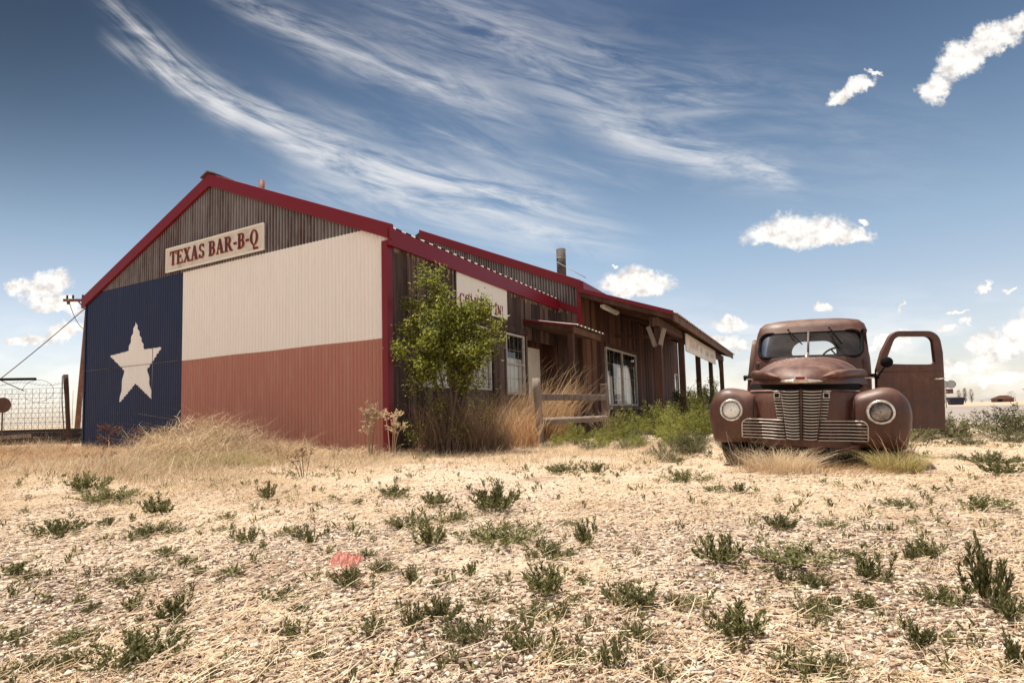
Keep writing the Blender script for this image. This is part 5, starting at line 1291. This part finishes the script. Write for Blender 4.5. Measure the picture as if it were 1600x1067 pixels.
for lo, hi, bn in bands:
    big = sorted([w_ for w_ in WEEDS if lo <= w_[1] < hi and w_[2] >= .030*w_[1]+.0], key=lambda w_: w_[0]/w_[1])
    big = [w_ for w_ in big if w_[2]/w_[1] >= .045]
    for k, w_ in enumerate(big): BIGLAB[w_] = f'green leafy weed on the gravel, {ordn[min(k, 15)]} of the large weeds in the {bn}'
wr = random.Random(8)
def n_words(s): return len(s.split())
short = {'nearest row at the bottom edge of the photo': 'nearest row', 'second row from the bottom of the photo': 'second row up', 'third row from the bottom of the photo': 'third row up', 'fourth row up from the bottom of the photo': 'fourth row up',
         'fifth row up, in the straw of the middle ground': 'fifth row up', 'farthest row, out toward the barn and truck': 'farthest row'}
for i, w_ in enumerate(WEEDS):
    x, y, wd, ht = w_
    lab = BIGLAB.get(w_)
    if lab:
        for a, b_ in short.items(): lab = lab.replace(a, b_)
        lab = lab.replace('green leafy weed on the gravel, ', 'leafy weed, ').replace(' of the large weeds in the ', ' large weed in the ')
        lab = lab.replace('leafy weed, ', 'green leafy weed on gravel, ').replace(' large weed in', ' big one in')
    me = weed_me[i % 6 if wd > ht*.9 else (2 if i % 2 else 4)]
    o = bpy.data.objects.new('weed', me); COL.objects.link(o)
    ht = max(ht, wd*.5)
    o.location = (x, y+wd*.15, float(gz(x, y))-.004); o.rotation_euler = (0, 0, wr.uniform(0, 6.28)); o.scale = (wd*.88, wd*.88, ht*.92)
    tag(o, lab or 'small green weed sprouting from the pale gravel', 'weed', 'small weeds on the gravel' if not lab else 'large weeds on the gravel')
# many tiny sprouts in between
k = 0
while k < 196:
    y = 1.2+4.6*wr.random()**1.3; x = wr.uniform(-1, 1)*(y*.95)
    if x > .2*y and wr.random() < .45: continue
    if y > 3.4 and wr.random() < .6: continue
    s = wr.uniform(.020, .048)*(.7+.22*y)
    o = bpy.data.objects.new('weed', sprout_me[k % 2]); COL.objects.link(o); o.location = (x, y, float(gz(x, y))-.002); o.rotation_euler = (0, 0, wr.uniform(0, 6.28)); o.scale = (s*.8, s*.8, s*wr.uniform(.7, 1.3))
    tag(o, 'tiny green sprout a few leaves tall in the gravel', 'weed', 'tiny sprouts on the gravel'); k += 1
def seedlings():
    n = 1300; y = 1.15+6*RG.random(n)**1.25; x = (RG.random(n)*2-1)*y*.98; kk = np.sin(2.1*x+1.3*y)+np.sin(1.7*y-2.2*x+1); keep = RG.random(n) < np.clip(.45+.35*kk, .05, 1); x, y = x[keep], y[keep]; n = len(x)
    m_ = 9; X = np.repeat(x, m_); Y = np.repeat(y, m_); s = np.repeat(RG.uniform(.008, .032, n)*(.7+.22*y), m_); N = len(X)
    p = np.stack([X+RG.normal(0, .35, N)*s, Y+RG.normal(0, .35, N)*s, gz(X, Y)+RG.random(N)*s*.5], -1); d = unit(np.stack([RG.normal(size=N)*.7, RG.normal(size=N)*.7, np.full(N, .8)], -1))
    V, F = leaves(p, d, s*RG.uniform(.6, 1.3, N), s*.26, RG)
    tag(link('seedlings', np_mesh('seedlings', V, F), M_WEED), 'countless tiny green seedlings sprinkled between the larger weeds', 'seedlings', kind='stuff')
seedlings()

# shrubs of fine green leaves between barn and truck, and to the right of the truck
def shrub_mesh(n, rng, ll=.050, lw=.013, spiky=.5):
    k = 34; a = rng.uniform(0, 6.28, k); el = np.arccos(rng.uniform(.05, 1, k)); L = rng.uniform(.6, 1.0, k)
    tip = np.stack([np.cos(a)*np.sin(el)*.62, np.sin(a)*np.sin(el)*.62, np.cos(el)*.75+.22], -1)*L[:, None]
    idx = rng.integers(0, k, n); t = rng.random(n)**.55; p = tip[idx]*t[:, None]+rng.normal(0, .055, (n, 3))*(1.1-.6*t[:, None]); p[:, 2] = np.abs(p[:, 2])
    d = unit(unit(tip[idx])*spiky*1.3+unit(rng.normal(size=(n, 3))))
    V, F = leaves(p, d, ll*rng.uniform(.6, 1.3, n), lw*rng.uniform(.7, 1.3, n), rng)
    st = []
    for q in tip:
        w_ = np.array([.006, .004, 0]); st.append((np.array([-w_, w_, q*.55-w_*.7, q*.55+w_*.7, q-w_*.3, q+w_*.3]), np.array([(0, 1, 3, 2), (2, 3, 5, 4)])))
    V, F = merge([(V, F)]+st); return np_mesh('shrub', V, F)
sh_me = [shrub_mesh(3600, prng, .055, .013) for _ in range(3)]
sage_me = [shrub_mesh(3000, prng, .060, .018, .7) for _ in range(3)]
for me in sh_me: me.materials.append(M_KOCHIA)
for me in sage_me: me.materials.append(M_SAGE)
br_me = [shrub_mesh(12000, prng, .040, .012, .9) for _ in range(2)]
for me in br_me: me.materials.append(M_SAGE)
SHR = [ # x, y, radius scale, height, kind, label
 (1.10, 9.45, .55, .50, 0, 'green shrub between the two rail fence posts'), (1.55, 9.55, .50, .42, 0, 'green shrub in front of the right fence post'),
 (2.25, 10.6, .80, .72, 0, 'bright green shrub below the big curtained window'), (2.95, 11.2, .95, .95, 0, 'tall green shrub below the first porch post'),
 (3.75, 12.0, 1.0, 1.05, 0, 'tall green shrub below the far porch posts'), (4.55, 13.2, 1.2, 1.40, 0, 'large green shrub behind the truck left fender'),
 (3.30, 9.7, .80, .75, 0, 'dense green shrub close left of the truck'), (2.55, 9.0, .70, .48, 0, 'low green shrub between fence and truck'),
 (1.95, 8.7, .50, .30, 1, 'low olive shrub on the straw in front of the big window'), (2.55, 7.9, .55, .34, 1, 'olive shrub at the edge of the gravel before the green thicket'),
 (2.05, 6.75, .40, .42, 1, 'grey green shrub against the truck left wheel'), (1.75, 6.6, .35, .22, 1, 'low grey green shrub left of the truck wheel'), (1.62, 5.75, .30, .16, 1, 'flat olive weed clump in front of the truck left wheel'),
 (1.55, 7.9, .35, .20, 1, 'small olive shrub alone on the bare gravel below the window'), (1.05, 7.9, .35, .18, 1, 'flat olive shrub at the front of the thicket'), (.55, 8.7, .30, .16, 1, 'small olive weed right of the fence foot'),
 (4.7, 7.1, .55, .42, 0, 'green shrub right of the truck fender under the door'), (6.3, 8.6, .85, .66, 1, 'tall olive shrub just right of the open truck door'), (7.0, 8.8, .9, .50, 1, 'olive shrub beside the tall shrub right of the door'),
 (7.9, 8.9, .9, .60, 1, 'olive shrub near the right edge before the asphalt'), (8.8, 9.4, 1.0, .55, 1, 'olive shrub at the far right edge'), (5.7, 8.0, .6, .36, 1, 'low olive shrub under the open door'),
 (5.6, 6.9, .45, .22, 1, 'flat olive shrub on the gravel right of the truck'), (6.5, 7.3, .5, .22, 1, 'flat olive shrub in the front row at the right'), (7.2, 7.6, .5, .24, 1, 'flat olive shrub in the front row at the right edge'),
 (1.30, 8.35, .45, .30, 0, 'low bright green shrub left in the front of the thicket'), (1.75, 8.2, .45, .26, 0, 'low bright green shrub in the middle front of the thicket'), (2.35, 8.3, .55, .36, 0, 'bright green shrub at the right front of the thicket'), (1.85, 9.9, .65, .52, 0, 'green shrub just right of the right fence post'),
 (2.9, 7.4, .45, .34, 1, 'olive shrub close behind the truck left wheel'), (2.35, 7.1, .35, .26, 1, 'olive shrub just left of the truck left fender'), (.75, 9.35, .40, .34, 0, 'green shrub below the lower fence rail'), (3.0, 10.2, .7, .62, 0, 'green shrub in the middle of the thicket'),
 (5.3, 16.5, 1.6, 1.5, 2, 'tall brown green brush behind the far porch posts'), (6.6, 17.5, 1.8, 1.65, 2, 'tall brush behind the truck cab'), (4.0, 20.0, 1.8, 1.3, 2, 'brush seen through the porch posts'), (8.0, 18.5, 1.8, 1.4, 2, 'brush hidden mostly behind the truck')]
for i, (x, y, r_, h_, k, lb) in enumerate(SHR):
    o = bpy.data.objects.new('shrub', (sh_me, sage_me, br_me)[k][i % (2 if k == 2 else 3)]); COL.objects.link(o); o.location = (x, y, float(gz(x, y))-.02); o.rotation_euler = (0, 0, i*1.7); o.scale = (r_, r_, h_)
    tag(o, lb, 'shrub', 'green shrubs around the truck and porch')
# dead brambly twigs by the right fence post
def twigs(name, cx, cy, r, h, n, m_, label, w=.004, fl=0, cat='dead weed', spread=1.0, up=.7):
    b = MB(); rr = random.Random(hash(label) % 1000 if False else int(cx*100)+n)
    fp, fd = [], []
    for i in range(n):
        a = rr.uniform(0, 6.28); d = Vector((math.cos(a)*spread, math.sin(a)*spread, 0))*rr.uniform(.1, 1)*r; p0 = Vector((cx, cy, 0))+d*.2; q = Vector((cx, cy, 0))+d+Vector((0, 0, h*rr.uniform(.5, 1)))
        m1 = p0.lerp(q, .5)+Vector((rr.uniform(-.1, .1)*r, rr.uniform(-.1, .1)*r, h*.1)); b.tube([p0, m1, q], [w, w*.7, w*.3], 4, cap=False)
        for j in range(5):
            t = rr.uniform(.3, 1); s = m1.lerp(q, t); e = s+Vector((rr.uniform(-1, 1), rr.uniform(-1, 1), rr.uniform(-.2, 1)))*h*.18; b.tube([s, e], [w*.45, w*.2], 3, cap=False)
            for _ in range(fl): fp.append(np.array(s.lerp(e, rr.random()))); fd.append(unit(np.array([rr.uniform(-1, 1), rr.uniform(-1, 1), rr.uniform(-.4, 1)])))
    root = empty(name, (0, 0, 0), label=label, cat=cat)
    root.location = (cx, cy, 0)
    if fl:
        V, F = leaves(np.array(fp), np.array(fd), np.full(len(fp), h*.05)*RG.uniform(.6, 1.5, len(fp)), np.full(len(fp), h*.022), RG)
        b.add([tuple(q) for q in V], [tuple(int(i) for i in f) for f in F])
    o = b.build('stalks', m_, root, fix=False); o.data.transform(Matrix.Translation((-cx, -cy, 0)))
    if False:
        V, F = leaves(np.array(fp), np.array(fd), np.full(len(fp), h*.05)*RG.uniform(.6, 1.5, len(fp)), np.full(len(fp), h*.022), RG); V = V-np.array([cx, cy, 0])
        link('seed_heads', np_mesh('seed_heads', V, F), m_, root)
    return root
twigs('dead_brush', 1.75, 10.5, .45, .62, 26, M_STRAW, 'tangle of pale dead twigs at the foot of the right fence post', .005)
twigs('dead_weed', -1.98, 7.65, .12, .80, 6, M_STRAW, 'tallest pale dead stalk with drooping heads near the red barn corner', .007, 16)
twigs('dead_weed', -1.68, 7.65, .14, .66, 6, M_STRAW, 'shorter pale dead stalk right beside the tallest stalk', .007, 16)
twigs('dead_weed', -2.45, 7.6, .15, .30, 6, M_DEADP, 'low pale dead weed left of the tall stalks', .004, 5)
twigs('dead_weed', -1.92, 5.1, .17, .30, 6, M_DEAD, 'dark red brown dead weed standing in the straw below the pink panel', .0035, 7)
twigs('dead_weed', -2.15, 5.15, .16, .16, 4, M_DEAD, 'low dark red brown dead weed leaning left', .003, 6)
twigs('dead_weed', -7.6, 10.4, .30, .62, 7, M_DEAD, 'brown dock weed with curled heads below the star', .006, 10)
twigs('dead_weed', -6.9, 10.2, .30, .55, 7, M_DEAD, 'brown dock weed to the right below the star', .006, 10)
twigs('dead_weed', -6.3, 10.1, .25, .52, 5, M_DEAD, 'brown dock weed beside the blue panel edge', .006, 10)
twigs('dead_weed', -6.0, 8.6, .35, .42, 8, M_DEAD, 'scruffy brown dead weed in the tan grass left of the straw mound', .005, 6)
twigs('dead_weed', -5.2, 7.0, .35, .30, 8, M_DEAD, 'low scruffy brown dead weed in front of the straw mound', .004, 6)
twigs('dead_weed', -6.6, 7.2, .40, .30, 9, M_DEADP, 'pale scruffy dead weed at the far left in the straw', .004, 6)
twigs('dead_weed', -3.1, 7.4, .30, .34, 8, M_DEADP, 'pale branching dead weed right of the straw mound', .004, 6)
twigs('dead_weed', -1.3, 7.35, .25, .22, 7, M_DEADP, 'low pale dead weed in front of the red barn corner', .003, 6)
twigs('dead_weed', -4.3, 8.3, .5, .55, 9, M_STRAW, 'long loose pale stalks sticking out of the straw mound', .004, 0)
# ------------------------------------------------------------------ the leafy bush at the plank wall
def leafy_bush(cx, cy):
    root = empty('leafy_bush', (cx, cy, 0), label='tall leafy green bush growing in front of the plank wall and welcome sign', cat='bush')
    rng = np.random.default_rng(21); b = MB(); tips = []
    rr = random.Random(3)
    limbs = [((-.55, .0, 1.95), .03), ((-.25, .1, 2.55), .035), ((.05, -.1, 2.30), .03), ((.35, .1, 2.1), .03), ((.60, 0, 1.75), .028), ((-.75, -.1, 1.55), .022), ((.1, .2, 1.7), .02), ((-.35, -.25, 1.5), .02), ((.45, -.2, 1.45), .02), ((-.1, -.15, 2.0), .03), ((.50, .05, 2.25), .02), ((-.45, .1, 2.15), .02)]
    for (tx, ty, tz), r in limbs:
        p0 = Vector((rr.uniform(-.1, .1), rr.uniform(-.1, .1), -.03)); q = Vector((tx, ty, tz)); m1 = p0.lerp(q, .45)+Vector((-tx*.2+rr.uniform(-.05, .05), rr.uniform(-.08, .08), .1))
        b.tube([p0, m1, q], [r, r*.65, r*.2], 6, cap=False)
        for j in range(9):
            t = rr.uniform(.15, 1); s = m1.lerp(q, t); ln = rr.uniform(.18, .42); dd = Vector((rr.uniform(-1, 1), rr.uniform(-1, 1), rr.uniform(-.25, .9))).normalized()
            e = s+dd*ln; b.tube([s, e], [r*.25, .002], 4, cap=False); tips.append((np.array(s), np.array(e)))
    b.build('branches', M_BARK, root, fix=False)
    n = 15000; T = np.array([t[0] for t in tips]); E_ = np.array([t[1] for t in tips]); wgt = np.ones(len(tips)); wgt[(E_[:, 2] < 1.15)] = .35
    idx = rng.choice(len(tips), n, p=wgt/wgt.sum()); t = rng.random(n)
    p = T[idx]+(E_[idx]-T[idx])*t[:, None]*1.05+rng.normal(0, .055, (n, 3)); d = unit(unit(E_[idx]-T[idx])*.6+unit(rng.normal(size=(n, 3)))+np.array([0, 0, .1]))
    V, F = leaves(p, d, rng.uniform(.032, .066, n), rng.uniform(.018, .034, n), rng)
    n = 3000; a = rng.uniform(0, 6.28, n); r = rng.random(n)**.5; p = np.stack([np.cos(a)*r*.75, np.sin(a)*r*.35, .15+.95*rng.random(n)], -1)
    p = p[(np.sin(p[:, 0]*9)*np.sin(p[:, 2]*8+p[:, 1]*6)) > .1]; n = len(p)
    V, F = merge([(V, F), leaves(p, unit(rng.normal(size=(n, 3))+np.array([0, 0, .4])), rng.uniform(.03, .055, n), rng.uniform(.014, .024, n), rng)])
    link('foliage', np_mesh('foliage', V, F), M_LEAF, root)
leafy_bush(-.90, 7.97)
# dead undergrowth below the bush
def under(cx, cy, n, label, m_, rx=.8, ry=.3, H=(.3, 1.0), w=.008):
    a = RG.uniform(0, 6.28, n); q = RG.random(n)**.5; X = cx+rx*q*np.cos(a); Y = cy+ry*q*np.sin(a); h = RG.uniform(*H, n)
    V, F = blades(np.stack([X, Y, np.full(n, -.02)], -1), h, RG.normal(0, .30, (n, 2))*h[:, None], RG.uniform(.5, 1.4, n)*w, .3, 4)
    return tag(link('dry_undergrowth', np_mesh('under', V, F), m_), label, 'dry brush')
under(-.75, 8.25, 1900, 'brown dry undergrowth around the foot of the leafy bush', M_DEADP, .75, .35, (.25, 1.05))
under(-.05, 9.0, 900, 'golden dry undergrowth between the bush and the left fence post', M_STRAWG, .45, .3, (.25, .9))
# ------------------------------------------------------------------ pink plastic scrap
def scrap():
    rng = np.random.default_rng(2); n = 26; g = []
    for i in range(n):
        row = []
        for j in range(16):
            x = (i/(n-1)-.5)*.135; y = (j/15-.5)*.10; z = .016+.017*math.sin(i*.7+j*.5)*math.sin(j*.9+1)+.0035*rng.normal()+.028*math.exp(-((x+.02)**2+y*y)/.0005)
            row.append((x*(1-.4*abs(j/15-.5)), y, max(.004, z)))
        g.append(row)
    b = MB(); b.grid(g, smooth=False)
    o = b.build('plastic_scrap', M_PLASTIC, fix=False); o.scale = (.88, .88, .88); o.location = (-.60, 1.98, .040); o.rotation_euler = (R(8), R(4), R(-12)); tag(o, 'crumpled pink plastic scrap caught on a weed in the gravel', 'litter')
scrap()
for i, (x, y, a, L_) in enumerate(((.19, 1.62, .12, .12), (.45, 2.2, -.3, .10), (-.35, 1.75, .5, .07), (.55, 1.42, -.9, .14), (.85, 1.6, .35, .16), (.66, 1.34, 1.9, .12))):
    b = MB(); b.tube([(-L_/2, 0, 0), (0, .008, .006), (L_/2, -.004, .002)], [.0022, .0030, .0015], 6)
    o = b.build('dry_stick', M_DEADP, loc=(x, y, .012+float(gz(x, y))), rot=(0, 0, a)); tag(o, ['pale dry stick lying between the weeds in the near centre', 'short dry stick on the gravel right of centre', 'small dry stick lying left of centre', 'dry stick in the straw at the lower right of centre', 'long dry stick in the straw at lower right', 'dry stick pointing at the camera in the near straw'][i], 'stick')

# ------------------------------------------------------------------ left side: wire fence, utility pole
wf = empty('wire_fence', (-14.4, 15.0, 0), label='rusty wire mesh fence panel with a leaning wooden end post left of the barn', cat='fence')
b = MB(); Wd = 2.35
for i in range(14): x = Wd-.05-i*.187; b.tube([(x, 0, .2), (x, 0, 1.58)], .0055, 4)
for k in range(11): z = .25+k*.132; b.tube([(-.3, 0, z), (Wd, .01, z)], .0050, 4)
b.build('mesh_wires', M_WIRE, wf, fix=False)
b = MB(); s = .132
for i in range(-12, 20):
    for sg in (1, -1):
        x0 = i*s; pts = []
        for t in (0, 1): pts.append((x0+sg*t*1.32*.62, .012, .22+1.32*t))
        (xa, _, za), (xb, _, zb) = pts
        if xa > xb: (xa, za), (xb, zb) = (xb, zb), (xa, za)
        if xb < -.3 or xa > Wd-.05: continue
        if xb > Wd-.05: za, zb = za, za+(zb-za)*((Wd-.05)-xa)/(xb-xa); xb = Wd-.05
        b.tube([(xa, .012, za), (xb, .012, zb)], .0028, 3)
b.build('diagonal_wires', M_WIRE, wf, fix=False)
b = MB(); b.tube([(.6+.75*t, .02*math.sin(9*t), 1.70+.05*math.sin(t*3)) for t in np.linspace(-1.2, 2.2, 30)], .004, 4)
for t in np.linspace(-1.2, 2.2, 26):
    x = .6+.75*t; b.tube([(x-.03, 0, 1.66+.05*math.sin(t*3)), (x+.03, .01, 1.75+.05*math.sin(t*3))], .003, 3)
b.tube([(1.55+.42*math.cos(a), -.05, 1.50+.30*math.sin(a)) for a in np.linspace(-2.6, 3.0, 40)], .006, 4)
b.build('barbed_wire', M_WIRE, wf, fix=False)
rough_post((2.42, 0, -.1), (2.25, 0, 1.93), .055, 7, 8).build('post', simple('dark_old_post', (.06, .03, .022), .9), wf)
b = MB(); b.tube([(2.20, -.05, 1.9), (2.22, -.06, 1.2), (2.30, -.05, .3)], .014, 6); b.build('pipe', M_WIRE, wf)
b = MB(); b.tube([(Wd+.1, .02, z) for z in (.2, 1.5)], .005, 4)
for i in range(5): x = Wd+.12+i*.19; b.tube([(x, .3, .3), (x, .3, 1.45)], .006, 4)
for k in range(8): z = .35+k*.15; b.tube([(Wd+.05, .3, z), (Wd+1.3, .3, z)], .005, 4)
b.build('side_mesh', M_WIRE, wf, fix=False)
b = MB(); b.tube([(-15.2, 14.6, 1.83), (-12.62, 14.6, 1.80)], .035, 8)
b.tube([(-14.9, 14.6, -.05), (-14.9, 14.6, 1.83)], .035, 8)
tag(b.build('pipe_rail', M_BLACK), 'dark horizontal pipe on a post above the wire fence at the left edge', 'pipe')
sgn_ = empty('round_sign', (-13.19, 14.4, 0), label='rusty round sign plate hanging on the wire fence at the left edge', cat='sign')
b = MB(); b.prism([(.22*math.cos(a)-.10, 1.12+.20*math.sin(a)-.05*(math.cos(a*.5)**8 if False else 0)) for a in np.linspace(0, 2*PI, 28, endpoint=False)], 'y', 0, .012)
b.build('plate', simple('rusty_plate', (.10, .045, .035), .8, .1), sgn_)
b = MB(); b.tube([(-.12, .03, -.05), (-.12, .03, 1.1)], .018, 6); b.build('stake', M_WIRE, sgn_)
bk_ = empty('low_dark_box', (-15.2, 16.6, 0), label='long low dark box behind the wire fence', cat='wall')  # two stacked dark boxes
b = MB(); b.box(-.3, 0, 0, 2.6, .22, .24); b.box(-.25, .01, .243, 2.58, .21, .46); b.build('dark_boxes', simple('black_box', (.022, .018, .018), .9), bk_, bevel=.02)
b = MB(); b.box(-1.2, -.3, .0, .9, -.05, .10); tag(b.build('plank', M_GREYWOOD, loc=(-14.4, 15.6, .20), rot=(0, R(-3), 0)), 'grey plank lying in front of the low dark box', 'plank')
up_ = empty('utility_pole', (-22.05, 28.0, 0), (0, 0, 0), 'brown leaning utility pole with a crossarm behind the left edge of the barn', 'utility pole')
b = MB(); b.tube([(0, 0, -.2), (.20, 0, 3.3), (.42, 0, 7.15)], [.12, .105, .09], 10); b.build('pole', M_POLE, up_)
b = MB(); b.beam((-.72, -.15, 6.92), (1.4, -.15, 6.86), .10, .13); b.build('crossarm', M_POLE, up_)
b = MB(); b.beam((.05, -.2, 6.85), (.52, -.14, 6.25), .05, .04); b.beam((1.1, -.2, 6.82), (.62, -.14, 6.25), .05, .04); b.build('brace', M_WIRE, up_)
for x in (-.55, -.25, .25, 1.35):
    b = MB(); b.tube([(x, -.15, 6.97), (x, -.15, 7.06), (x, -.15, 7.10), (x, -.15, 7.17)], [.02, .055, .035, .05], 8); b.build('insulator', M_DARK, up_)
b = MB(); b.tube([(-.48, -.15, 6.7), (-.48, -.15, 6.95)], .07, 8); b.build('transformer_can', M_WIRE, up_)
def wire(name, p, q, sag, r, label, n=24):
    p, q = Vector(p), Vector(q); b = MB(); b.tube([p.lerp(q, t)+Vector((0, 0, -sag*4*t*(1-t))) for t in np.linspace(0, 1, n)], r, 5)
    return tag(b.build(name, M_WIRE, fix=False), label, 'wire')
wire('overhead_wire', (-21.7, 27.9, 6.5), (-27.5, 27.0, 1.1), .15, .022, 'long guy wire running down left from the utility pole')
wire('overhead_wire', (-22.5, 27.8, 6.95), (-21.45, 27.9, 5.4), .5, .016, 'short slack wire looping at the top of the utility pole')
wire('overhead_wire', (-14.9, 14.5, 2.6), (-13.0, 14.7, 1.50), .05, .014, 'thin wire dropping onto the wire fence at the left edge')

# ------------------------------------------------------------------ far right: signs, skip, trees, shed
hs = empty('highway_sign', (46.9, 60, 0), (0, 0, R(-38)), 'route marker signs and a brown board on one post behind the truck door', 'road sign')
b = MB(); b.tube([(0, 0, -.1), (0, 0, 1.9)], .045, 6); b.build('post', M_GALV, hs)
def disc(name, cx, cz, rr, m_, par, y=0): b = MB(); b.prism([(cx+rr*math.cos(a), cz+rr*math.sin(a)) for a in np.linspace(0, 2*PI, 24, endpoint=False)], 'y', y-.02, y); b.build(name, m_, par)
M_SGREY = simple('sign_back_grey', (.42, .41, .40), .5, .2, .1); M_SRIM = simple('sign_rim_grey', (.20, .20, .21), .5, .2, .1)
for cx in (-.70, -.05, .55): disc('rim', cx, 2.50, .42, M_SRIM, hs, .01); disc('route_shield', cx, 2.50, .35, M_SGREY, hs, -.015)
b = MB(); b.box(-1.2, -.02, 1.50, .68, .0, 2.0); b.build('brown_board', simple('brown_sign_paint', (.16, .075, .07), .6), hs)
b = MB(); b.prism([(-.25, 1.58), (.15, 1.58), (.20, 1.80), (-.05, 1.93), (-.30, 1.80)], 'y', -.03, -.021); b.build('board_emblem', simple('sign_emblem_tan', (.45, .30, .16), .6), hs)
dp = empty('dumpster', (73.5, 92, 0), (0, 0, R(-20)), 'dark blue dumpster beyond the asphalt to the right of the door', 'dumpster')
M_DB = simple('dumpster_blue_paint', (.012, .014, .045), .6, 0, .3, 3); 
b = MB(); b.hexa([(-.85, -.6, .12), (.85, -.6, .12), (.85, .6, .12), (-.85, .6, .12), (-1.05, -.75, 1.15), (1.05, -.75, 1.15), (1.05, .75, 1.3), (-1.05, .75, 1.3)]); b.build('bin', M_DB, dp, bevel=.03)
b = MB(); b.hexa([(-1.1, -.8, 1.16), (1.1, -.8, 1.16), (1.1, .8, 1.31), (-1.1, .8, 1.31), (-1.1, -.8, 1.22), (1.1, -.8, 1.22), (1.1, .8, 1.40), (-1.1, .8, 1.40)]); b.build('lid', M_DARK, dp, bevel=.02)
for sx in (-1, 1): b = MB(); b.box(sx*.98-.06, -.3, .5, sx*.98+.06, .3, .62); b.build('lifting_sleeve', M_DB, dp)
M_FARTREE = leafmat('far_tree_leaf', [(.25, .22, .19), (.33, .29, .25), (.42, .37, .32)], .2)
def far_tree(x, y, h, w, n, label, upright=True, name='tree'):
    root = empty(name, (x, y, 0), label=label, cat='tree'); rng = np.random.default_rng(int(x)); b = MB()
    b.tube([(0, 0, 0), (0, 0, h*.55)], [h*.025, h*.01], 5); 
    for i in range(8): a = rng.uniform(0, 6.28); b.tube([(0, 0, h*.1*(1+i*.4)), (math.cos(a)*w*.35, math.sin(a)*w*.35, h*(.45+.06*i))], [h*.012, h*.003], 4)
    b.build('trunk', M_BARK, root, fix=False)
    t = rng.random(n); r = rng.random(n)**.5; a = rng.uniform(0, 6.28, n); prof = np.sin(np.clip(t*.9+.1, 0, 1)*PI)**.5 if not upright else (.25+.75*np.sin(np.clip(t*.85+.1, 0, 1)*PI))
    p = np.stack([np.cos(a)*r*w/2*prof, np.sin(a)*r*w/2*prof, h*(.12+.88*t) if upright else h*(.1+.85*t)], -1); p += rng.normal(0, w*.03, (n, 3)); p[:, 0] += np.sin(p[:, 2]*2.2/h*6)*w*.05
    V, F = leaves(p, unit(rng.normal(size=(n, 3))+np.array([0, 0, 1.0 if upright else .2])), np.full(n, h*.07), np.full(n, h*.022), rng); link('crown', np_mesh('crown', V, F), M_FARTREE, root)
    return root
for x, h, w_ in ((241.5, 8.2, 2.6), (244.6, 9.6, 2.8), (248.0, 8.6, 2.8)): pass
far_tree(241.8, 300, 7.0, 2.3, 420, 'leftmost of three bare poplars on the horizon'); far_tree(245.0, 300, 8.0, 2.2, 420, 'middle of three bare poplars on the horizon'); far_tree(248.4, 300, 7.2, 2.4, 420, 'rightmost of three bare poplars on the horizon')
far_tree(288, 320, 6.0, 5, 260, 'faint bare tree behind the right end of the far shed')
for i, (x, w_, h, lb) in enumerate(((222, 9, 2.4, 'low bush on the horizon left of the dumpster'), (254, 12, 2.8, 'dark bush on the horizon right of the poplars'), (261, 9, 3.2, 'dark bush at the left end of the far shed'), (292, 11, 3.0, 'dark bush right of the far shed'), (306, 14, 2.7, 'bush at the right edge of the horizon'))):
    far_tree(x, 300, h, w_, 500, lb, False, 'far_bush')
shd = empty('far_shed', (265, 300, 0), (0, 0, R(-41)), 'low dark red roofed shed on the horizon at the right', 'shed')
b = MB(); b.box(-4.6, -3, 0, 4.6, 3, 2.2); b.build('wall', simple('shed_wall', (.16, .07, .05), .8), shd)
b = MB(); b.prism([(-5.4, 1.7), (5.4, 1.7), (2, 3.6), (-1, 3.6)], 'y', -3.5, 3.5); b.build('roof', simple('shed_roof', (.22, .12, .10), .8), shd)
b = MB(); b.box(-2.0, -3.05, 0, 0, -3.0, 1.9); b.build('door', M_DARK, shd)
for x, h, lb in ((240.8, 6.6, 'left of the two thin power poles on the horizon'), (246.4, 7.2, 'right of the two thin power poles on the horizon'), (217.5, 4.2, 'small faint power pole near the dumpster')):
    pp = empty('power_pole', (x*1.075, 280*1.0 if x > 230 else 300, 0), label=lb, cat='utility pole'); b = MB(); b.tube([(0, 0, 0), (0, 0, h)], .13, 6); b.build('pole', M_POLE, pp)
    b = MB(); b.box(-1.1, -.1, h-.5, 1.1, .1, h-.28); b.build('crossarm', M_POLE, pp)
